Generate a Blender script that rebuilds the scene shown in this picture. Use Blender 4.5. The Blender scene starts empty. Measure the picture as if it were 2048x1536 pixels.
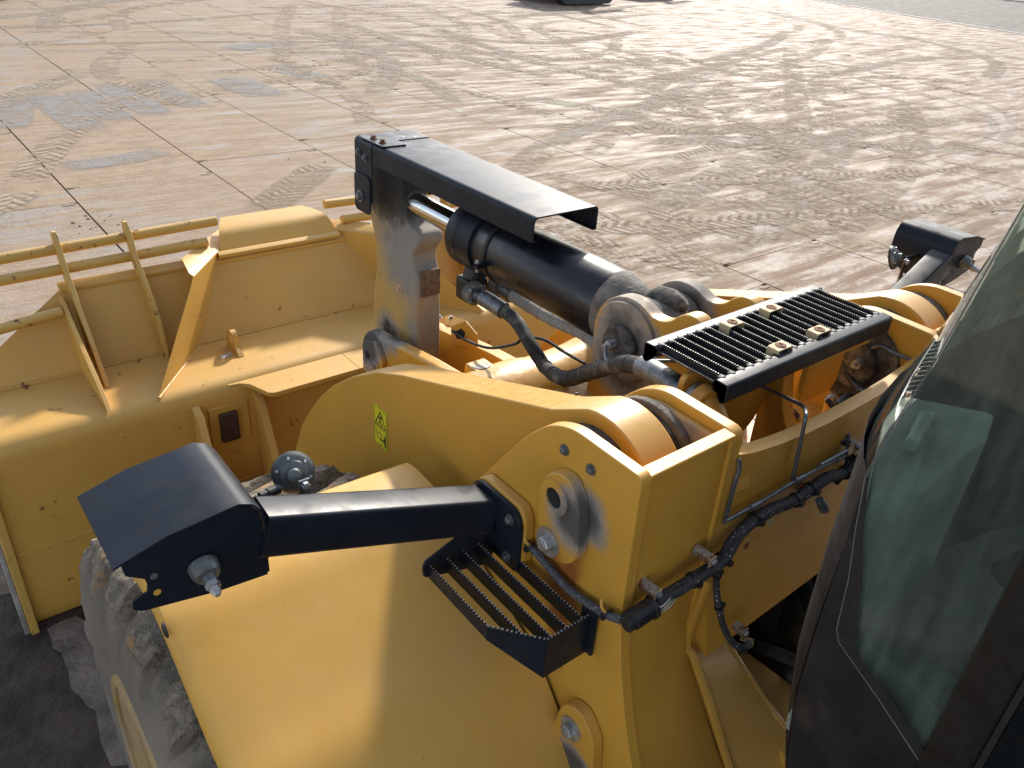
import bpy, bmesh, math, random
from mathutils import Vector, Matrix, noise as mnoise
random.seed(7)
R = math.radians
sc = bpy.context.scene
COL = sc.collection

# ------------------------------------------------------------------ camera
CAM = Vector((-1.953, 0.0, 3.47)); FPX = 1600.0
yaw, pit, rol = R(40.43), R(29.96), R(-4.32)
fw = Vector((math.sin(yaw)*math.cos(pit), math.cos(yaw)*math.cos(pit), -math.sin(pit)))
r0 = fw.cross(Vector((0, 0, 1))).normalized(); d0 = fw.cross(r0)
CR = r0*math.cos(rol) + d0*math.sin(rol); CD = -r0*math.sin(rol) + d0*math.cos(rol)
cd = bpy.data.cameras.new('camera'); cam = bpy.data.objects.new('camera', cd); COL.objects.link(cam)
cd.sensor_width = 36; cd.lens = FPX/2048*36; cd.clip_start = .05; cd.clip_end = 2000
mt = Matrix((CR, -CD, -fw)).transposed().to_4x4(); mt.translation = CAM; cam.matrix_world = mt
sc.camera = cam
# ------------------------------------------------------------------ sky, sun, exposure
EL, AZ = R(32), R(51)                       # azimuth from +Y towards +X
w = bpy.data.worlds.new('World'); sc.world = w; w.use_nodes = True
wn = w.node_tree; wn.nodes.clear()
sky = wn.nodes.new('ShaderNodeTexSky'); sky.sky_type = 'NISHITA'; sky.sun_disc = False
sky.sun_elevation = EL; sky.sun_rotation = AZ; sky.dust_density = 1.0; sky.air_density = 1.0; sky.ozone_density = 1.0
bg = wn.nodes.new('ShaderNodeBackground'); bg.inputs[1].default_value = .15
wo = wn.nodes.new('ShaderNodeOutputWorld')
bw = wn.nodes.new('ShaderNodeRGBToBW'); wn.links.new(sky.outputs[0], bw.inputs[0])      # thin high haze whitens the blue
hz = wn.nodes.new('ShaderNodeMix'); hz.data_type = 'RGBA'; hz.inputs[0].default_value = .5
wn.links.new(sky.outputs[0], hz.inputs[6]); wn.links.new(bw.outputs[0], hz.inputs[7])
wn.links.new(hz.outputs[2], bg.inputs[0]); wn.links.new(bg.outputs[0], wo.inputs[0])
sl = bpy.data.lights.new('sun', 'SUN'); sl.energy = 2.9; sl.angle = R(3.4); sl.color = (1, .93, .82)
so = bpy.data.objects.new('sun', sl); COL.objects.link(so)
sd = Vector((math.sin(AZ)*math.cos(EL), math.cos(AZ)*math.cos(EL), math.sin(EL)))
so.rotation_euler = sd.to_track_quat('Z', 'Y').to_euler(); so.location = sd*60
sc.cycles.transparent_max_bounces = 32
sc.view_settings.view_transform = 'Standard'; sc.view_settings.look = 'None'
sc.view_settings.exposure = 1.0; sc.view_settings.gamma = 1; sc.view_settings.use_curve_mapping = False

def P(u, v, x=None, y=None, z=None):
    """point of the place that lies on the plane x=, y= or z= (measured on a 2048 px wide survey picture)"""
    D = CR*((u-1024)/FPX) + CD*((v-768)/FPX) + fw
    if x is not None: t = (x-CAM.x)/D.x
    elif y is not None: t = (y-CAM.y)/D.y
    else: t = (z-CAM.z)/D.z
    return CAM + D*t

# ------------------------------------------------------------------ materials
class NT:
    def __init__(s, name):
        s.m = bpy.data.materials.new(name); s.m.use_nodes = True
        s.t = s.m.node_tree; s.b = s.t.nodes['Principled BSDF']; s.out = s.t.nodes['Material Output']
        s._pos = None
    def link(s, a, b): s.t.links.new(a, b)
    def put(s, sock, v):
        if isinstance(v, bpy.types.NodeSocket): s.link(v, sock)
        elif v is not None:
            if sock.type == 'RGBA' and len(v) == 3: v = (*v, 1)
            sock.default_value = v
    def n(s, ty, *ins, **kw):
        nd = s.t.nodes.new('ShaderNode'+ty)
        for k, v in kw.items(): setattr(nd, k, v)
        for i, v in enumerate(ins): s.put(nd.inputs[i], v)
        return nd
    def pos(s):
        if not s._pos: s._pos = s.n('NewGeometry')
        return s._pos.outputs['Position']
    def math(s, op, a, b=None, c=None, clamp=False):
        return s.n('Math', a, b, c, operation=op, use_clamp=clamp).outputs[0]
    def vm(s, op, a, b=None):
        nd = s.n('VectorMath', operation=op); s.put(nd.inputs[0], a)
        if b is not None: s.put(nd.inputs[1], b)
        return nd.outputs['Value'] if op in ('LENGTH', 'DISTANCE', 'DOT_PRODUCT') else nd.outputs[0]
    def noise(s, scale, detail=4, rough=.55, vec=None, dist=0, col=False):
        nd = s.n('TexNoise'); s.link(vec or s.pos(), nd.inputs['Vector'])
        nd.inputs['Scale'].default_value = scale; nd.inputs['Detail'].default_value = detail
        nd.inputs['Roughness'].default_value = rough; nd.inputs['Distortion'].default_value = dist
        return nd.outputs['Color' if col else 'Fac']
    def ramp(s, v, a, b, lo=0., hi=1., smooth=True):
        nd = s.n('MapRange', interpolation_type='SMOOTHSTEP' if smooth else 'LINEAR', clamp=True)
        s.put(nd.inputs[0], v)
        for i, q in zip((1, 2, 3, 4), (a, b, lo, hi)): s.put(nd.inputs[i], q)
        return nd.outputs[0]
    def mix(s, f, a, b, mode='MIX'):
        nd = s.n('Mix', data_type='RGBA', blend_type=mode)
        s.put(nd.inputs[0], f); s.put(nd.inputs[6], a); s.put(nd.inputs[7], b)
        return nd.outputs[2]
    def scaled(s, v, vec=None):
        nd = s.n('Mapping'); s.link(vec or s.pos(), nd.inputs[0]); nd.inputs['Scale'].default_value = v
        return nd.outputs[0]
    def bump(s, h, dist=.002, strength=1., normal=None):
        nd = s.n('Bump'); nd.inputs['Strength'].default_value = strength; nd.inputs['Distance'].default_value = dist
        s.link(h, nd.inputs['Height'])
        if normal: s.link(normal, nd.inputs['Normal'])
        s.link(nd.outputs[0], s.b.inputs['Normal']); return nd.outputs[0]
    def set(s, **k):
        for a, v in k.items():
            s.put(s.b.inputs[{'col': 'Base Color', 'rough': 'Roughness', 'metal': 'Metallic', 'spec': 'Specular IOR Level', 'coat': 'Coat Weight', 'coatr': 'Coat Roughness'}[a]], v)
        return s

MATS = {}
def simple(name, col, rough=.5, metal=0., var=.25, vscale=14, dirt=None, dirtlo=.52, dirthi=.7, bump=0., bscale=300, spec=.5):
    t = NT(name)
    n1 = t.noise(vscale, 5)
    c = t.mix(t.ramp(n1, .3, .75), tuple(x*(1-var) for x in col), tuple(min(1, x*(1+var)) for x in col))
    r = t.ramp(t.noise(vscale*2.3, 4), .3, .7, max(.03, rough-.09), min(1, rough+.12))
    if dirt:
        f = t.ramp(t.noise(vscale*.6, 7, .65), dirtlo, dirthi)
        c = t.mix(f, c, dirt); r = t.math('MAXIMUM', r, t.math('MULTIPLY', f, .85))
    t.set(col=c, rough=r, metal=metal, spec=spec)
    if bump: t.bump(t.noise(bscale, 4), bump)
    MATS[name] = t.m
    return t

PIN = (1.086, 2.28)
def paint(name, base, stains=(), rusts=(), dust=.18, chips=.0, rough=.42, texture=.00018, tscale=160, grease=(.085, .078, .07), dirtcol=(.23, .2, .17), wobble=.6, edge=.72):
    t = NT(name)
    big = t.noise(1.7, 3); fine = t.noise(38, 5, .6)
    c = t.mix(t.ramp(big, .3, .7), tuple(x*.93 for x in base), tuple(x*1.05 for x in base))
    geo = t._pos
    nz = t.n('SeparateXYZ', geo.outputs['Normal']).outputs[2]
    du = t.math('MULTIPLY', t.ramp(nz, .25, 1.), t.ramp(t.noise(5.5, 6, .6), .3, .72, .35*dust, dust))
    c = t.mix(du, c, (.56, .47, .33))
    # streaky light dust on the sides
    st = t.ramp(t.noise(1, 5, .6, vec=t.scaled((16, 16, 1.6))), .5, .8, 0, .12)
    c = t.mix(st, c, (.42, .27, .09))
    # tiny dark specks and scuffs
    sp = t.ramp(t.noise(70, 3, .5), .74, .78)
    c = t.mix(t.math('MULTIPLY', sp, .5), c, (.20, .12, .05))
    sc1 = t.ramp(t.noise(1, 3, .5, vec=t.scaled((60, 7, 30))), .66, .70, 0, .35); sc1 = t.math('MULTIPLY', sc1, t.ramp(t.noise(2.6, 3), .52, .62))
    c = t.mix(sc1, c, (.30, .19, .07))
    rg = t.ramp(fine, .3, .7, rough-.07, rough+.08)
    wob = t.noise(21, 6, .62); wob2 = t.noise(7, 5, .6)
    if chips:
        ch = t.ramp(t.noise(9, 8, .68), .70-chips*.12, .73-chips*.12)
        c = t.mix(ch, c, (.17, .075, .028)); rg = t.math('MAXIMUM', rg, t.math('MULTIPLY', ch, .8))
    for (sx, sy, sz, rad, inner, *xs) in stains:
        d = t.vm('LENGTH', t.vm('MULTIPLY', t.vm('SUBTRACT', t.pos(), (sx, sy, sz)), (xs[0] if xs else 1, 1, 1)))
        d = t.math('ADD', t.math('DIVIDE', d, rad), t.math('MULTIPLY', t.math('SUBTRACT', wob2, .5), wobble))
        d = t.math('ADD', d, t.math('MULTIPLY', t.math('SUBTRACT', wob, .5), .35))
        f = t.ramp(d, 1.05, edge)
        col = t.mix(wob, dirtcol, tuple(x*1.5 for x in dirtcol))
        if inner > 0: col = t.mix(t.ramp(d, .3+.6*inner, .2+.35*inner), col, grease)
        c = t.mix(f, c, col); rg = t.math('MAXIMUM', rg, t.math('MULTIPLY', f, .78))
    for (sx, sy, sz, rad, zs) in rusts:
        v = t.vm('MULTIPLY', t.vm('SUBTRACT', t.pos(), (sx, sy, sz)), (1, 1, zs))
        d = t.math('ADD', t.math('DIVIDE', t.vm('LENGTH', v), rad), t.math('MULTIPLY', t.math('SUBTRACT', wob2, .5), 1.5))
        f = t.math('MULTIPLY', t.ramp(d, 1.1, .4), t.ramp(wob, .3, .6, .5, .95))
        c = t.mix(f, c, t.mix(wob, (.22, .05, .012), (.34, .13, .03)))
    t.set(col=c, rough=rg, spec=.45)
    h = t.math('ADD', t.noise(tscale, 3), t.math('MULTIPLY', t.noise(9, 3), 2.0))
    t.bump(h, texture)
    MATS[name] = t.m
    return t

YEL = (.58, .303, .042)
tower_st = [(s*.87, 1.0, 2.275, .115, .9, 3) for s in (-1, 1)] + [(s*.78, 1.086, 2.28, .22, .8, 7) for s in (-1, 1)] + \
           [(s*.54, 1.086, 2.28, .23, .85, 9) for s in (-1, 1)] + [(-.875, .89, 1.50, .11, 1., 3)] + \
           [(s*.455, 1.09, 2.26, .21, .9, 10) for s in (-1, 1)]
paint('yellow_frame', YEL, tower_st, [(-.853, 1.05, 2.05, .085, .42), (-.853, 1.035, 1.93, .055, .22)])
paint('yellow_ear', YEL, [(-.16, 1.552, 2.25, .17, .85), (.1, 1.552, 2.33, .19, .7), (-.1, 1.552, 2.33, .17, .8)])
paint('yellow_arm', YEL, [(-.7, 1.086, 2.15, .23, .7)])
paint('yellow_fender', (.68, .37, .066), dust=.16, rough=.40)
paint('yellow_bucket', (.60, .335, .066), dust=.18, chips=.45, rough=.5)
paint('yellow_bucket_worn', (.54, .32, .07), dust=.28, chips=.9, rough=.55)
paint('yellow_cast', (.60, .30, .034), [(-.2, 3.15, 1.6, .16, .7), (-.1, 3.0, 1.68, .14, .7)], dust=.22, rough=.36, texture=.0018, tscale=30)
paint('yellow_lever', (.50, .31, .09), [(0, 3.02, 2.1, .36, .0), (.068, 2.95, 1.7, .22, .0), (0, 3.26, 2.50, .46, 1.1), (0, 3.22, 1.60, .17, .6)], dust=.2, chips=.5, rough=.5, texture=.002, tscale=60, grease=(.022, .021, .02), dirtcol=(.20, .18, .155), wobble=.28, edge=.45)
simple('black_paint', (.013, .017, .025), .36, 0, .15, 6, spec=.2)  # blue cast of the base colour stands in for the sky's sheen
simple('black_barrel', (.007, .009, .014), .33, 0, .25, 6, dirt=(.14, .125, .11), dirtlo=.68, dirthi=.8, spec=.6)
simple('black_satin', (.010, .011, .013), .5, 0, .25, 9)
simple('tip_glint', (.36, .35, .33), .5, .2, .4, 90)  # pale tooth tips: sun glints on the serrated edges put into the colour
simple('zinc', (.42, .43, .43), .42, .75, .25, 30, dirt=(.24, .2, .16), dirtlo=.55, dirthi=.75)
simple('zinc_dark', (.20, .21, .22), .45, .7, .3, 40, dirt=(.16, .13, .1))
simple('rusty', (.20, .085, .04), .8, .1, .5, 60, bump=.001, bscale=200)
simple('wear_brown', (.15, .095, .06), .8, .1, .4, 60, dirt=(.4, .36, .3), dirtlo=.66, dirthi=.72)
simple('clip_tan', (.52, .375, .205), .6, 0, .15, 40)
simple('steel_pipe', (.16, .18, .20), .38, .65, .25, 25, dirt=(.24, .19, .13), dirtlo=.6, dirthi=.8)
simple('grey_disc', (.14, .15, .145), .42, .3, .25, 30, dirt=(.33, .28, .2), dirtlo=.62, dirthi=.8)
simple('grime', (.075, .068, .06), .9, 0, .6, 25, dirt=(.2, .175, .145), dirtlo=.48, dirthi=.68, bump=.01, bscale=32)
simple('grime_light', (.165, .148, .128), .9, 0, .35, 18, dirt=(.07, .063, .055), dirtlo=.55, dirthi=.75, bump=.007, bscale=45)
simple('rubber_seal', (.012, .012, .012), .6, 0, .3, 20)
simple('rubber_plug', (.03, .028, .025), .7)
simple('cab_plastic', (.010, .010, .012), .6, 0, .3, 9, dirt=(.075, .05, .032), dirtlo=.5, dirthi=.85, spec=.4)
simple('pillar_brown', (.007, .0045, .0035), .55, 0, .3, 10)
simple('interior_grey', (.25, .27, .25), .7, 0, .2, 9)
simple('interior_pale', (.34, .37, .345), .6, 0, .12, 9)
simple('interior_dark', (.075, .085, .08), .7, 0, .25, 9)
simple('dark_void', (.012, .011, .010), .9)
simple('machine_dark', (.03, .032, .036), .6)
simple('machine_red', (.25, .02, .02), .5)
simple('machine_grey', (.10, .10, .105), .6)
simple('clear_block', (.55, .55, .52), .35)
simple('paint_lost', (.06, .028, .018), .75, .1, .4, 40, dirt=(.42, .36, .27), dirtlo=.66, dirthi=.72)
simple('label_yellow', (.70, .60, .02), .4, 0, .08, 20)
simple('label_black', (.015, .015, .013), .5)
simple('paper_white', (.6, .57, .5), .6)
t = simple('chrome', (.75, .75, .76), .06, 1., .05, 6); MATS['chrome'] = t.m
# hoses: wrap bands
def hose(name, a, b, dirt, lo):
    t = NT(name)
    wv = t.noise(26, 5, .6); f = t.ramp(t.noise(9, 6, .65), lo, lo+.22)
    c = t.mix(wv, a, b); c = t.mix(f, c, dirt)
    t.set(col=c, rough=.78, spec=.3); t.bump(t.noise(90, 4), .0015); MATS[name] = t.m
hose('hose_dark', (.028, .027, .026), (.075, .07, .065), (.24, .22, .195), .5)
hose('hose_pale', (.33, .315, .29), (.43, .41, .38), (.16, .145, .125), .62)
hose('hose_dusty', (.03, .029, .028), (.08, .075, .07), (.26, .24, .21), .5)
def braid():
    t = NT('harness_braid')
    vo = t.n('TexVoronoi'); t.link(t.pos(), vo.inputs['Vector']); vo.inputs['Scale'].default_value = 85
    f = t.ramp(vo.outputs['Distance'], .2, .13)
    c = t.mix(t.noise(60, 3), (.018, .018, .02), (.055, .055, .06)); c = t.mix(f, c, (.5, .49, .45))
    t.set(col=c, rough=.7); t.bump(t.noise(400, 2), .001); MATS['harness_braid'] = t.m
    t = NT('loom_grey')
    f = t.ramp(t.noise(150, 3), .5, .7)
    t.set(col=t.mix(f, (.055, .058, .065), (.2, .2, .2)), rough=.75); MATS['loom_grey'] = t.m
braid()
def glassmat(name, tint, dust):
    t = NT(name); nt = t.t; nt.nodes.remove(t.b)
    tr = t.n('BsdfTransparent', tint); gl = t.n('BsdfGlossy', (1, 1, 1)); gl.inputs['Roughness'].default_value = .03
    da = t.n('BsdfDiffuse', (.46, .56, .50)); db = t.n('BsdfTranslucent', (.5, .6, .54)); df = t.n('MixShader', .5); t.link(da.outputs[0], df.inputs[1]); t.link(db.outputs[0], df.inputs[2])
    lw = t.n('Fresnel'); lw.inputs[0].default_value = 1.45
    m1 = t.n('MixShader'); t.link(lw.outputs[0], m1.inputs[0]); t.link(tr.outputs[0], m1.inputs[1]); t.link(gl.outputs[0], m1.inputs[2])
    m2 = t.n('MixShader')
    f = t.math('ADD', t.ramp(t.noise(1, 4, .6, vec=t.scaled((40, 40, 5))), .35, .75, dust*.3, dust), t.ramp(t.noise(130, 4, .65), .58, .75, 0, dust*.8))
    t.link(f, m2.inputs[0]); t.link(m1.outputs[0], m2.inputs[1]); t.link(df.outputs[0], m2.inputs[2])
    t.link(m2.outputs[0], t.out.inputs[0]); MATS[name] = t.m
simple('glass_rim', (.13, .135, .12), .5)
simple('bare_steel', (.30, .28, .25), .6, .4, .3, 12)
simple('door_dark', (.006, .008, .009), .15)
glassmat('side_glass', (.80, .90, .86), .085)
glassmat('wind_glass', (.72, .84, .79), .09)

# ground ---------------------------------------------------------------------------------
def ground_material():
    t = NT('slab_dirt'); p = t.pos()
    inf = t.n('ObjectInfo').outputs['Random']
    def strk(ang, sx, sy, sc_, det=6, rough=.62, dist=0):
        m = t.n('Mapping'); t.link(p, m.inputs[0]); m.inputs['Rotation'].default_value = (0, 0, R(ang)); m.inputs['Scale'].default_value = (sx, sy, 1)
        return t.noise(sc_, det, rough, vec=m.outputs[0], dist=dist)
    base_n = t.noise(.33, 6, .6)
    smear = strk(-28, .3, 2.0, 1.6); smear2 = strk(22, .36, 2.3, 1.6, 7, .66); smear3 = strk(-8, .4, 4, 2.2)
    fine = t.noise(24, 7, .7); mid = t.noise(4.5, 7, .66)
    fs1 = strk(-4, .9, 9, 2.0, 5); fs2 = strk(-26, .8, 8, 2.2, 5)
    fst = t.math('ADD', t.math('MULTIPLY', fs1, .5), t.math('MULTIPLY', fs2, .5))
    sx = t.n('SeparateXYZ', p)
    far = t.ramp(t.math('SUBTRACT', sx.outputs[0], t.math('MULTIPLY', sx.outputs[1], .30)), 0.5, 6.5)
    sand = t.mix(t.ramp(fst, .38, .60), (.265, .186, .124), (.40, .308, .224))
    sand = t.mix(t.ramp(smear, .38, .62, 0, .5), sand, (.375, .285, .198))
    sand = t.mix(t.ramp(mid, .42, .66, 0, .55), sand, (.25, .177, .118))
    grey = t.mix(fst, (.25, .23, .21), (.37, .345, .32))
    f1 = t.math('MULTIPLY', t.ramp(t.math('ADD', smear2, t.math('MULTIPLY', inf, .12)), .56, .64), t.ramp(base_n, .46, .56))
    c = t.mix(t.math('MULTIPLY', f1, .8), sand, grey)
    # right hand side: damp red-brown earth; dried pale skims also paint in white sheen
    damp = t.math('MULTIPLY', far, t.ramp(t.math('ADD', smear, t.math('MULTIPLY', t.math('SUBTRACT', base_n, .5), .9)), .36, .54))
    c = t.mix(t.math('MULTIPLY', far, .12), c, (.17, .12, .085))
    c = t.mix(t.math('MULTIPLY', damp, .85), c, (.185, .116, .078))
    wn_ = t.math('ADD', t.math('MULTIPLY', smear2, .42), t.math('ADD', t.math('MULTIPLY', fine, .26), t.math('MULTIPLY', mid, .32)))
    wh = t.math('MULTIPLY', t.ramp(t.math('SUBTRACT', sx.outputs[0], t.math('MULTIPLY', sx.outputs[1], .2)), -2., 5.0), t.ramp(wn_, .492, .562))
    c = t.mix(t.math('MULTIPLY', wh, .85), c, (.42, .365, .315))
    bl = t.ramp(t.noise(.75, 7, .66, dist=.6), .66, .71)
    c = t.mix(t.math('MULTIPLY', bl, .55), c, (.13, .095, .065))
    st = t.ramp(strk(-33, .5, 12, 1.2, 4), .60, .68, 0, .4); c = t.mix(st, c, (.20, .14, .095))
    st2 = t.ramp(strk(14, .4, 18, 1.3, 4), .62, .68, 0, .4); c = t.mix(st2, c, (.45, .375, .285))
    c = t.mix(t.ramp(fine, .42, .68, 0, .5), c, (.195, .142, .098))
    c = t.mix(t.math('MULTIPLY', inf, .2), c, (.26, .205, .16))
    rough = t.ramp(t.math('ADD', smear2, t.math('MULTIPLY', far, .12)), .40, .7, 1., .66)
    t.set(col=c, rough=rough, spec=.2)
    h = t.math('ADD', t.math('MULTIPLY', fine, .6), t.math('ADD', t.math('MULTIPLY', smear3, .8), t.math('MULTIPLY', mid, 1.2)))
    t.bump(h, .012, .8)
    MATS['slab_dirt'] = t.m
ground_material()
simple('joint_dirt', (.10, .07, .045), .95, 0, .5, 6)
simple('asphalt', (.115, .105, .092), .85, 0, .25, 1.1, dirt=(.22, .18, .14), dirtlo=.5, dirthi=.8, bump=.01, bscale=60)
simple('concrete_kerb', (.45, .42, .37), .8)
simple('mud_dark', (.20, .15, .105), .95, 0, .4, 14, bump=.02, bscale=40)

# ------------------------------------------------------------------ mesh helpers
def fillet(poly, rad, n=5, only=None):
    out = []
    k = len(poly)
    for i, p in enumerate(poly):
        r = rad if only is None else only.get(i, 0)
        if r <= 0: out.append(tuple(p)); continue
        a = Vector(poly[i-1]); b = Vector(p); c = Vector(poly[(i+1) % k])
        v1 = (a-b); v2 = (c-b); l = min(r, v1.length*.49, v2.length*.49)
        s = b+v1.normalized()*l; e = b+v2.normalized()*l
        for j in range(n+1):
            f = j/n; out.append(tuple(s*(1-f)**2+b*2*f*(1-f)+e*f*f))
    return out
def arc(cy, cz, r, a0, a1, n=16):
    return [(cy+r*math.cos(R(a0+(a1-a0)*i/n)), cz+r*math.sin(R(a0+(a1-a0)*i/n))) for i in range(n+1)]
def circ(cy, cz, r, n=28): return arc(cy, cz, r, 0, 360*(n-1)/n, n-1)
def cat(pts, n=8):
    """smooth path through points"""
    pts = [Vector(p) for p in pts]; out = []
    q = [pts[0]*2-pts[1]]+pts+[pts[-1]*2-pts[-2]]
    for i in range(1, len(q)-2):
        a, b, c, d = q[i-1], q[i], q[i+1], q[i+2]
        for j in range(n):
            f = j/n
            out.append(.5*((2*b)+(c-a)*f+(2*a-5*b+4*c-d)*f*f+(3*b-a-3*c+d)*f**3))
    out.append(pts[-1]); return out
def roundpath(pts, r, n=6):
    pts = [Vector(p) for p in pts]; out = [pts[0]]
    for i in range(1, len(pts)-1):
        a, b, c = pts[i-1], pts[i], pts[i+1]; l = min(r, (a-b).length*.48, (c-b).length*.48)
        s = b+(a-b).normalized()*l; e = b+(c-b).normalized()*l
        for j in range(n+1):
            f = j/n; out.append(s*(1-f)**2+b*2*f*(1-f)+e*f*f)
    out.append(pts[-1]); return out

class MB:
    def __init__(s): s.v = []; s.f = []
    def add(s, vs, fs):
        o = len(s.v); s.v += [tuple(v) for v in vs]; s.f += [tuple(i+o for i in f) for f in fs]; return s
    def box(s, a, b):
        x0, y0, z0 = a; x1, y1, z1 = b
        return s.add([(x0,y0,z0),(x1,y0,z0),(x1,y1,z0),(x0,y1,z0),(x0,y0,z1),(x1,y0,z1),(x1,y1,z1),(x0,y1,z1)],
                     [(0,3,2,1),(4,5,6,7),(0,1,5,4),(1,2,6,5),(2,3,7,6),(3,0,4,7)])
    def prism(s, poly, ax, a, b):
        mk = {'x': lambda p, t: (t, p[0], p[1]), 'y': lambda p, t: (p[0], t, p[1]), 'z': lambda p, t: (p[0], p[1], t)}[ax]
        n = len(poly); vs = [mk(p, a) for p in poly]+[mk(p, b) for p in poly]
        return s.add(vs, [tuple(range(n)), tuple(range(2*n-1, n-1, -1))]+[(i, (i+1) % n, n+(i+1) % n, n+i) for i in range(n)])
    def ring(s, po, pi, ax, a, b):
        """prism with a hole, both loops the same length"""
        mk = {'x': lambda p, t: (t, p[0], p[1]), 'y': lambda p, t: (p[0], t, p[1]), 'z': lambda p, t: (p[0], p[1], t)}[ax]
        n = len(po); vs = [mk(p, t) for t in (a, b) for l in (po, pi) for p in l]; fs = []
        for i in range(n):
            j = (i+1) % n
            fs += [(i, j, n+j, n+i), (2*n+i, 3*n+i, 3*n+j, 2*n+j), (i, 2*n+i, 2*n+j, j), (n+i, n+j, 3*n+j, 3*n+i)]
        return s.add(vs, fs)
    def frame(s, d):
        d = Vector(d).normalized(); u = d.cross(Vector((0, 0, 1)) if abs(d.z) < .9 else Vector((0, 1, 0))).normalized(); return d, u, d.cross(u)
    def lathe(s, p0, d, prof, n=24, rot=0):
        """prof: (distance along, radius)"""
        d, u, w_ = s.frame(d); p0 = Vector(p0); vs = []; fs = []
        for (t_, r_) in prof:
            for i in range(n):
                a = 2*math.pi*i/n+rot; vs.append(p0+d*t_+(u*math.cos(a)+w_*math.sin(a))*r_)
        for k in range(len(prof)-1):
            for i in range(n):
                j = (i+1) % n; fs.append((k*n+i, k*n+j, (k+1)*n+j, (k+1)*n+i))
        if prof[0][1] > 1e-5: fs.append(tuple(range(n-1, -1, -1)))
        if prof[-1][1] > 1e-5: fs.append(tuple((len(prof)-1)*n+i for i in range(n)))
        return s.add(vs, fs)
    def cyl(s, p0, p1, r, n=20):
        d = Vector(p1)-Vector(p0); return s.lathe(p0, d, [(0, r), (d.length, r)], n)
    def tube(s, path, r, n=12, sq=None):
        path = [Vector(p) for p in path]; vs = []; fs = []; u = None
        for i, p in enumerate(path):
            d = (path[min(i+1, len(path)-1)]-path[max(i-1, 0)]).normalized()
            if u is None: _, u, _w = s.frame(d)
            u = (u-d*u.dot(d)).normalized(); w_ = d.cross(u)
            rr = r(i/(len(path)-1)) if callable(r) else r
            for k in range(n):
                a = 2*math.pi*k/n; vs.append(p+(u*math.cos(a)+w_*math.sin(a))*rr)
        for i in range(len(path)-1):
            for k in range(n):
                j = (k+1) % n; fs.append((i*n+k, i*n+j, (i+1)*n+j, (i+1)*n+k))
        fs += [tuple(range(n-1, -1, -1)), tuple((len(path)-1)*n+k for k in range(n))]
        return s.add(vs, fs)
    def sheet(s, rows, th=None, nrm=(0, 0, -1)):
        """grid of points, thickened by th along nrm (vector or per-point list)"""
        n = len(rows[0]); m = len(rows); top = [Vector(p) for r_ in rows for p in r_]
        fs = [(i*n+j, i*n+j+1, (i+1)*n+j+1, (i+1)*n+j) for i in range(m-1) for j in range(n-1)]
        if not th: return s.add(top, fs)
        o = n*m; bot = [p+Vector(nrm)*th for p in top]
        fs += [tuple(reversed([k+o for k in f])) for f in fs[:]]
        ed = [(i*n, (i+1)*n) for i in range(m-1)]+[((i+1)*n+n-1, i*n+n-1) for i in range(m-1)]+[(j+1, j) for j in range(n-1)]+[((m-1)*n+j, (m-1)*n+j+1) for j in range(n-1)]
        fs += [(a, b, b+o, a+o) for a, b in ed]
        return s.add(top+bot, fs)
    def hexbolt(s, p, d, r=.012, h=.012, wr=None, wh=.003):
        d = Vector(d).normalized(); p = Vector(p)
        if wr: s.lathe(p, d, [(0, wr), (wh, wr), (wh, wr*.4)], 20); p = p+d*wh
        s.lathe(p, d, [(0, r), (h*.85, r), (h, r*.86)], 6); s.lathe(p+d*h, d, [(0, r*.5), (.001, r*.45)], 12); return s
    def mirror(s): s.v = [(-x, y, z) for x, y, z in s.v]; s.f = [tuple(reversed(f)) for f in s.f]; return s
    def build(s, name, mat, parent=None, bevel=0, seg=2, angle=38, recalc=True):
        me = bpy.data.meshes.new(name); me.from_pydata(s.v, [], s.f)
        if recalc:
            bm = bmesh.new(); bm.from_mesh(me); bmesh.ops.recalc_face_normals(bm, faces=bm.faces); bm.to_mesh(me); bm.free()
        me.polygons.foreach_set('use_smooth', [True]*len(me.polygons)); me.set_sharp_from_angle(angle=R(angle))
        me.materials.append(MATS[mat]); o = bpy.data.objects.new(name, me); COL.objects.link(o)
        if parent:
            o.parent = parent
            if parent.type == 'EMPTY': o.location = -parent.location
        if bevel:
            b = o.modifiers.new('bevel', 'BEVEL'); b.width = bevel; b.segments = seg; b.limit_method = 'ANGLE'; b.angle_limit = R(40); b.harden_normals = True
        return o
def tag(o, label=None, cat=None, group=None, kind=None):
    if label: o['label'] = label
    if cat: o['category'] = cat
    if group: o['group'] = group
    if kind: o['kind'] = kind
    return o
def empty(name, loc):
    o = bpy.data.objects.new(name, None); COL.objects.link(o); o.location = loc; o.empty_display_size = .3; return o

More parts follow.
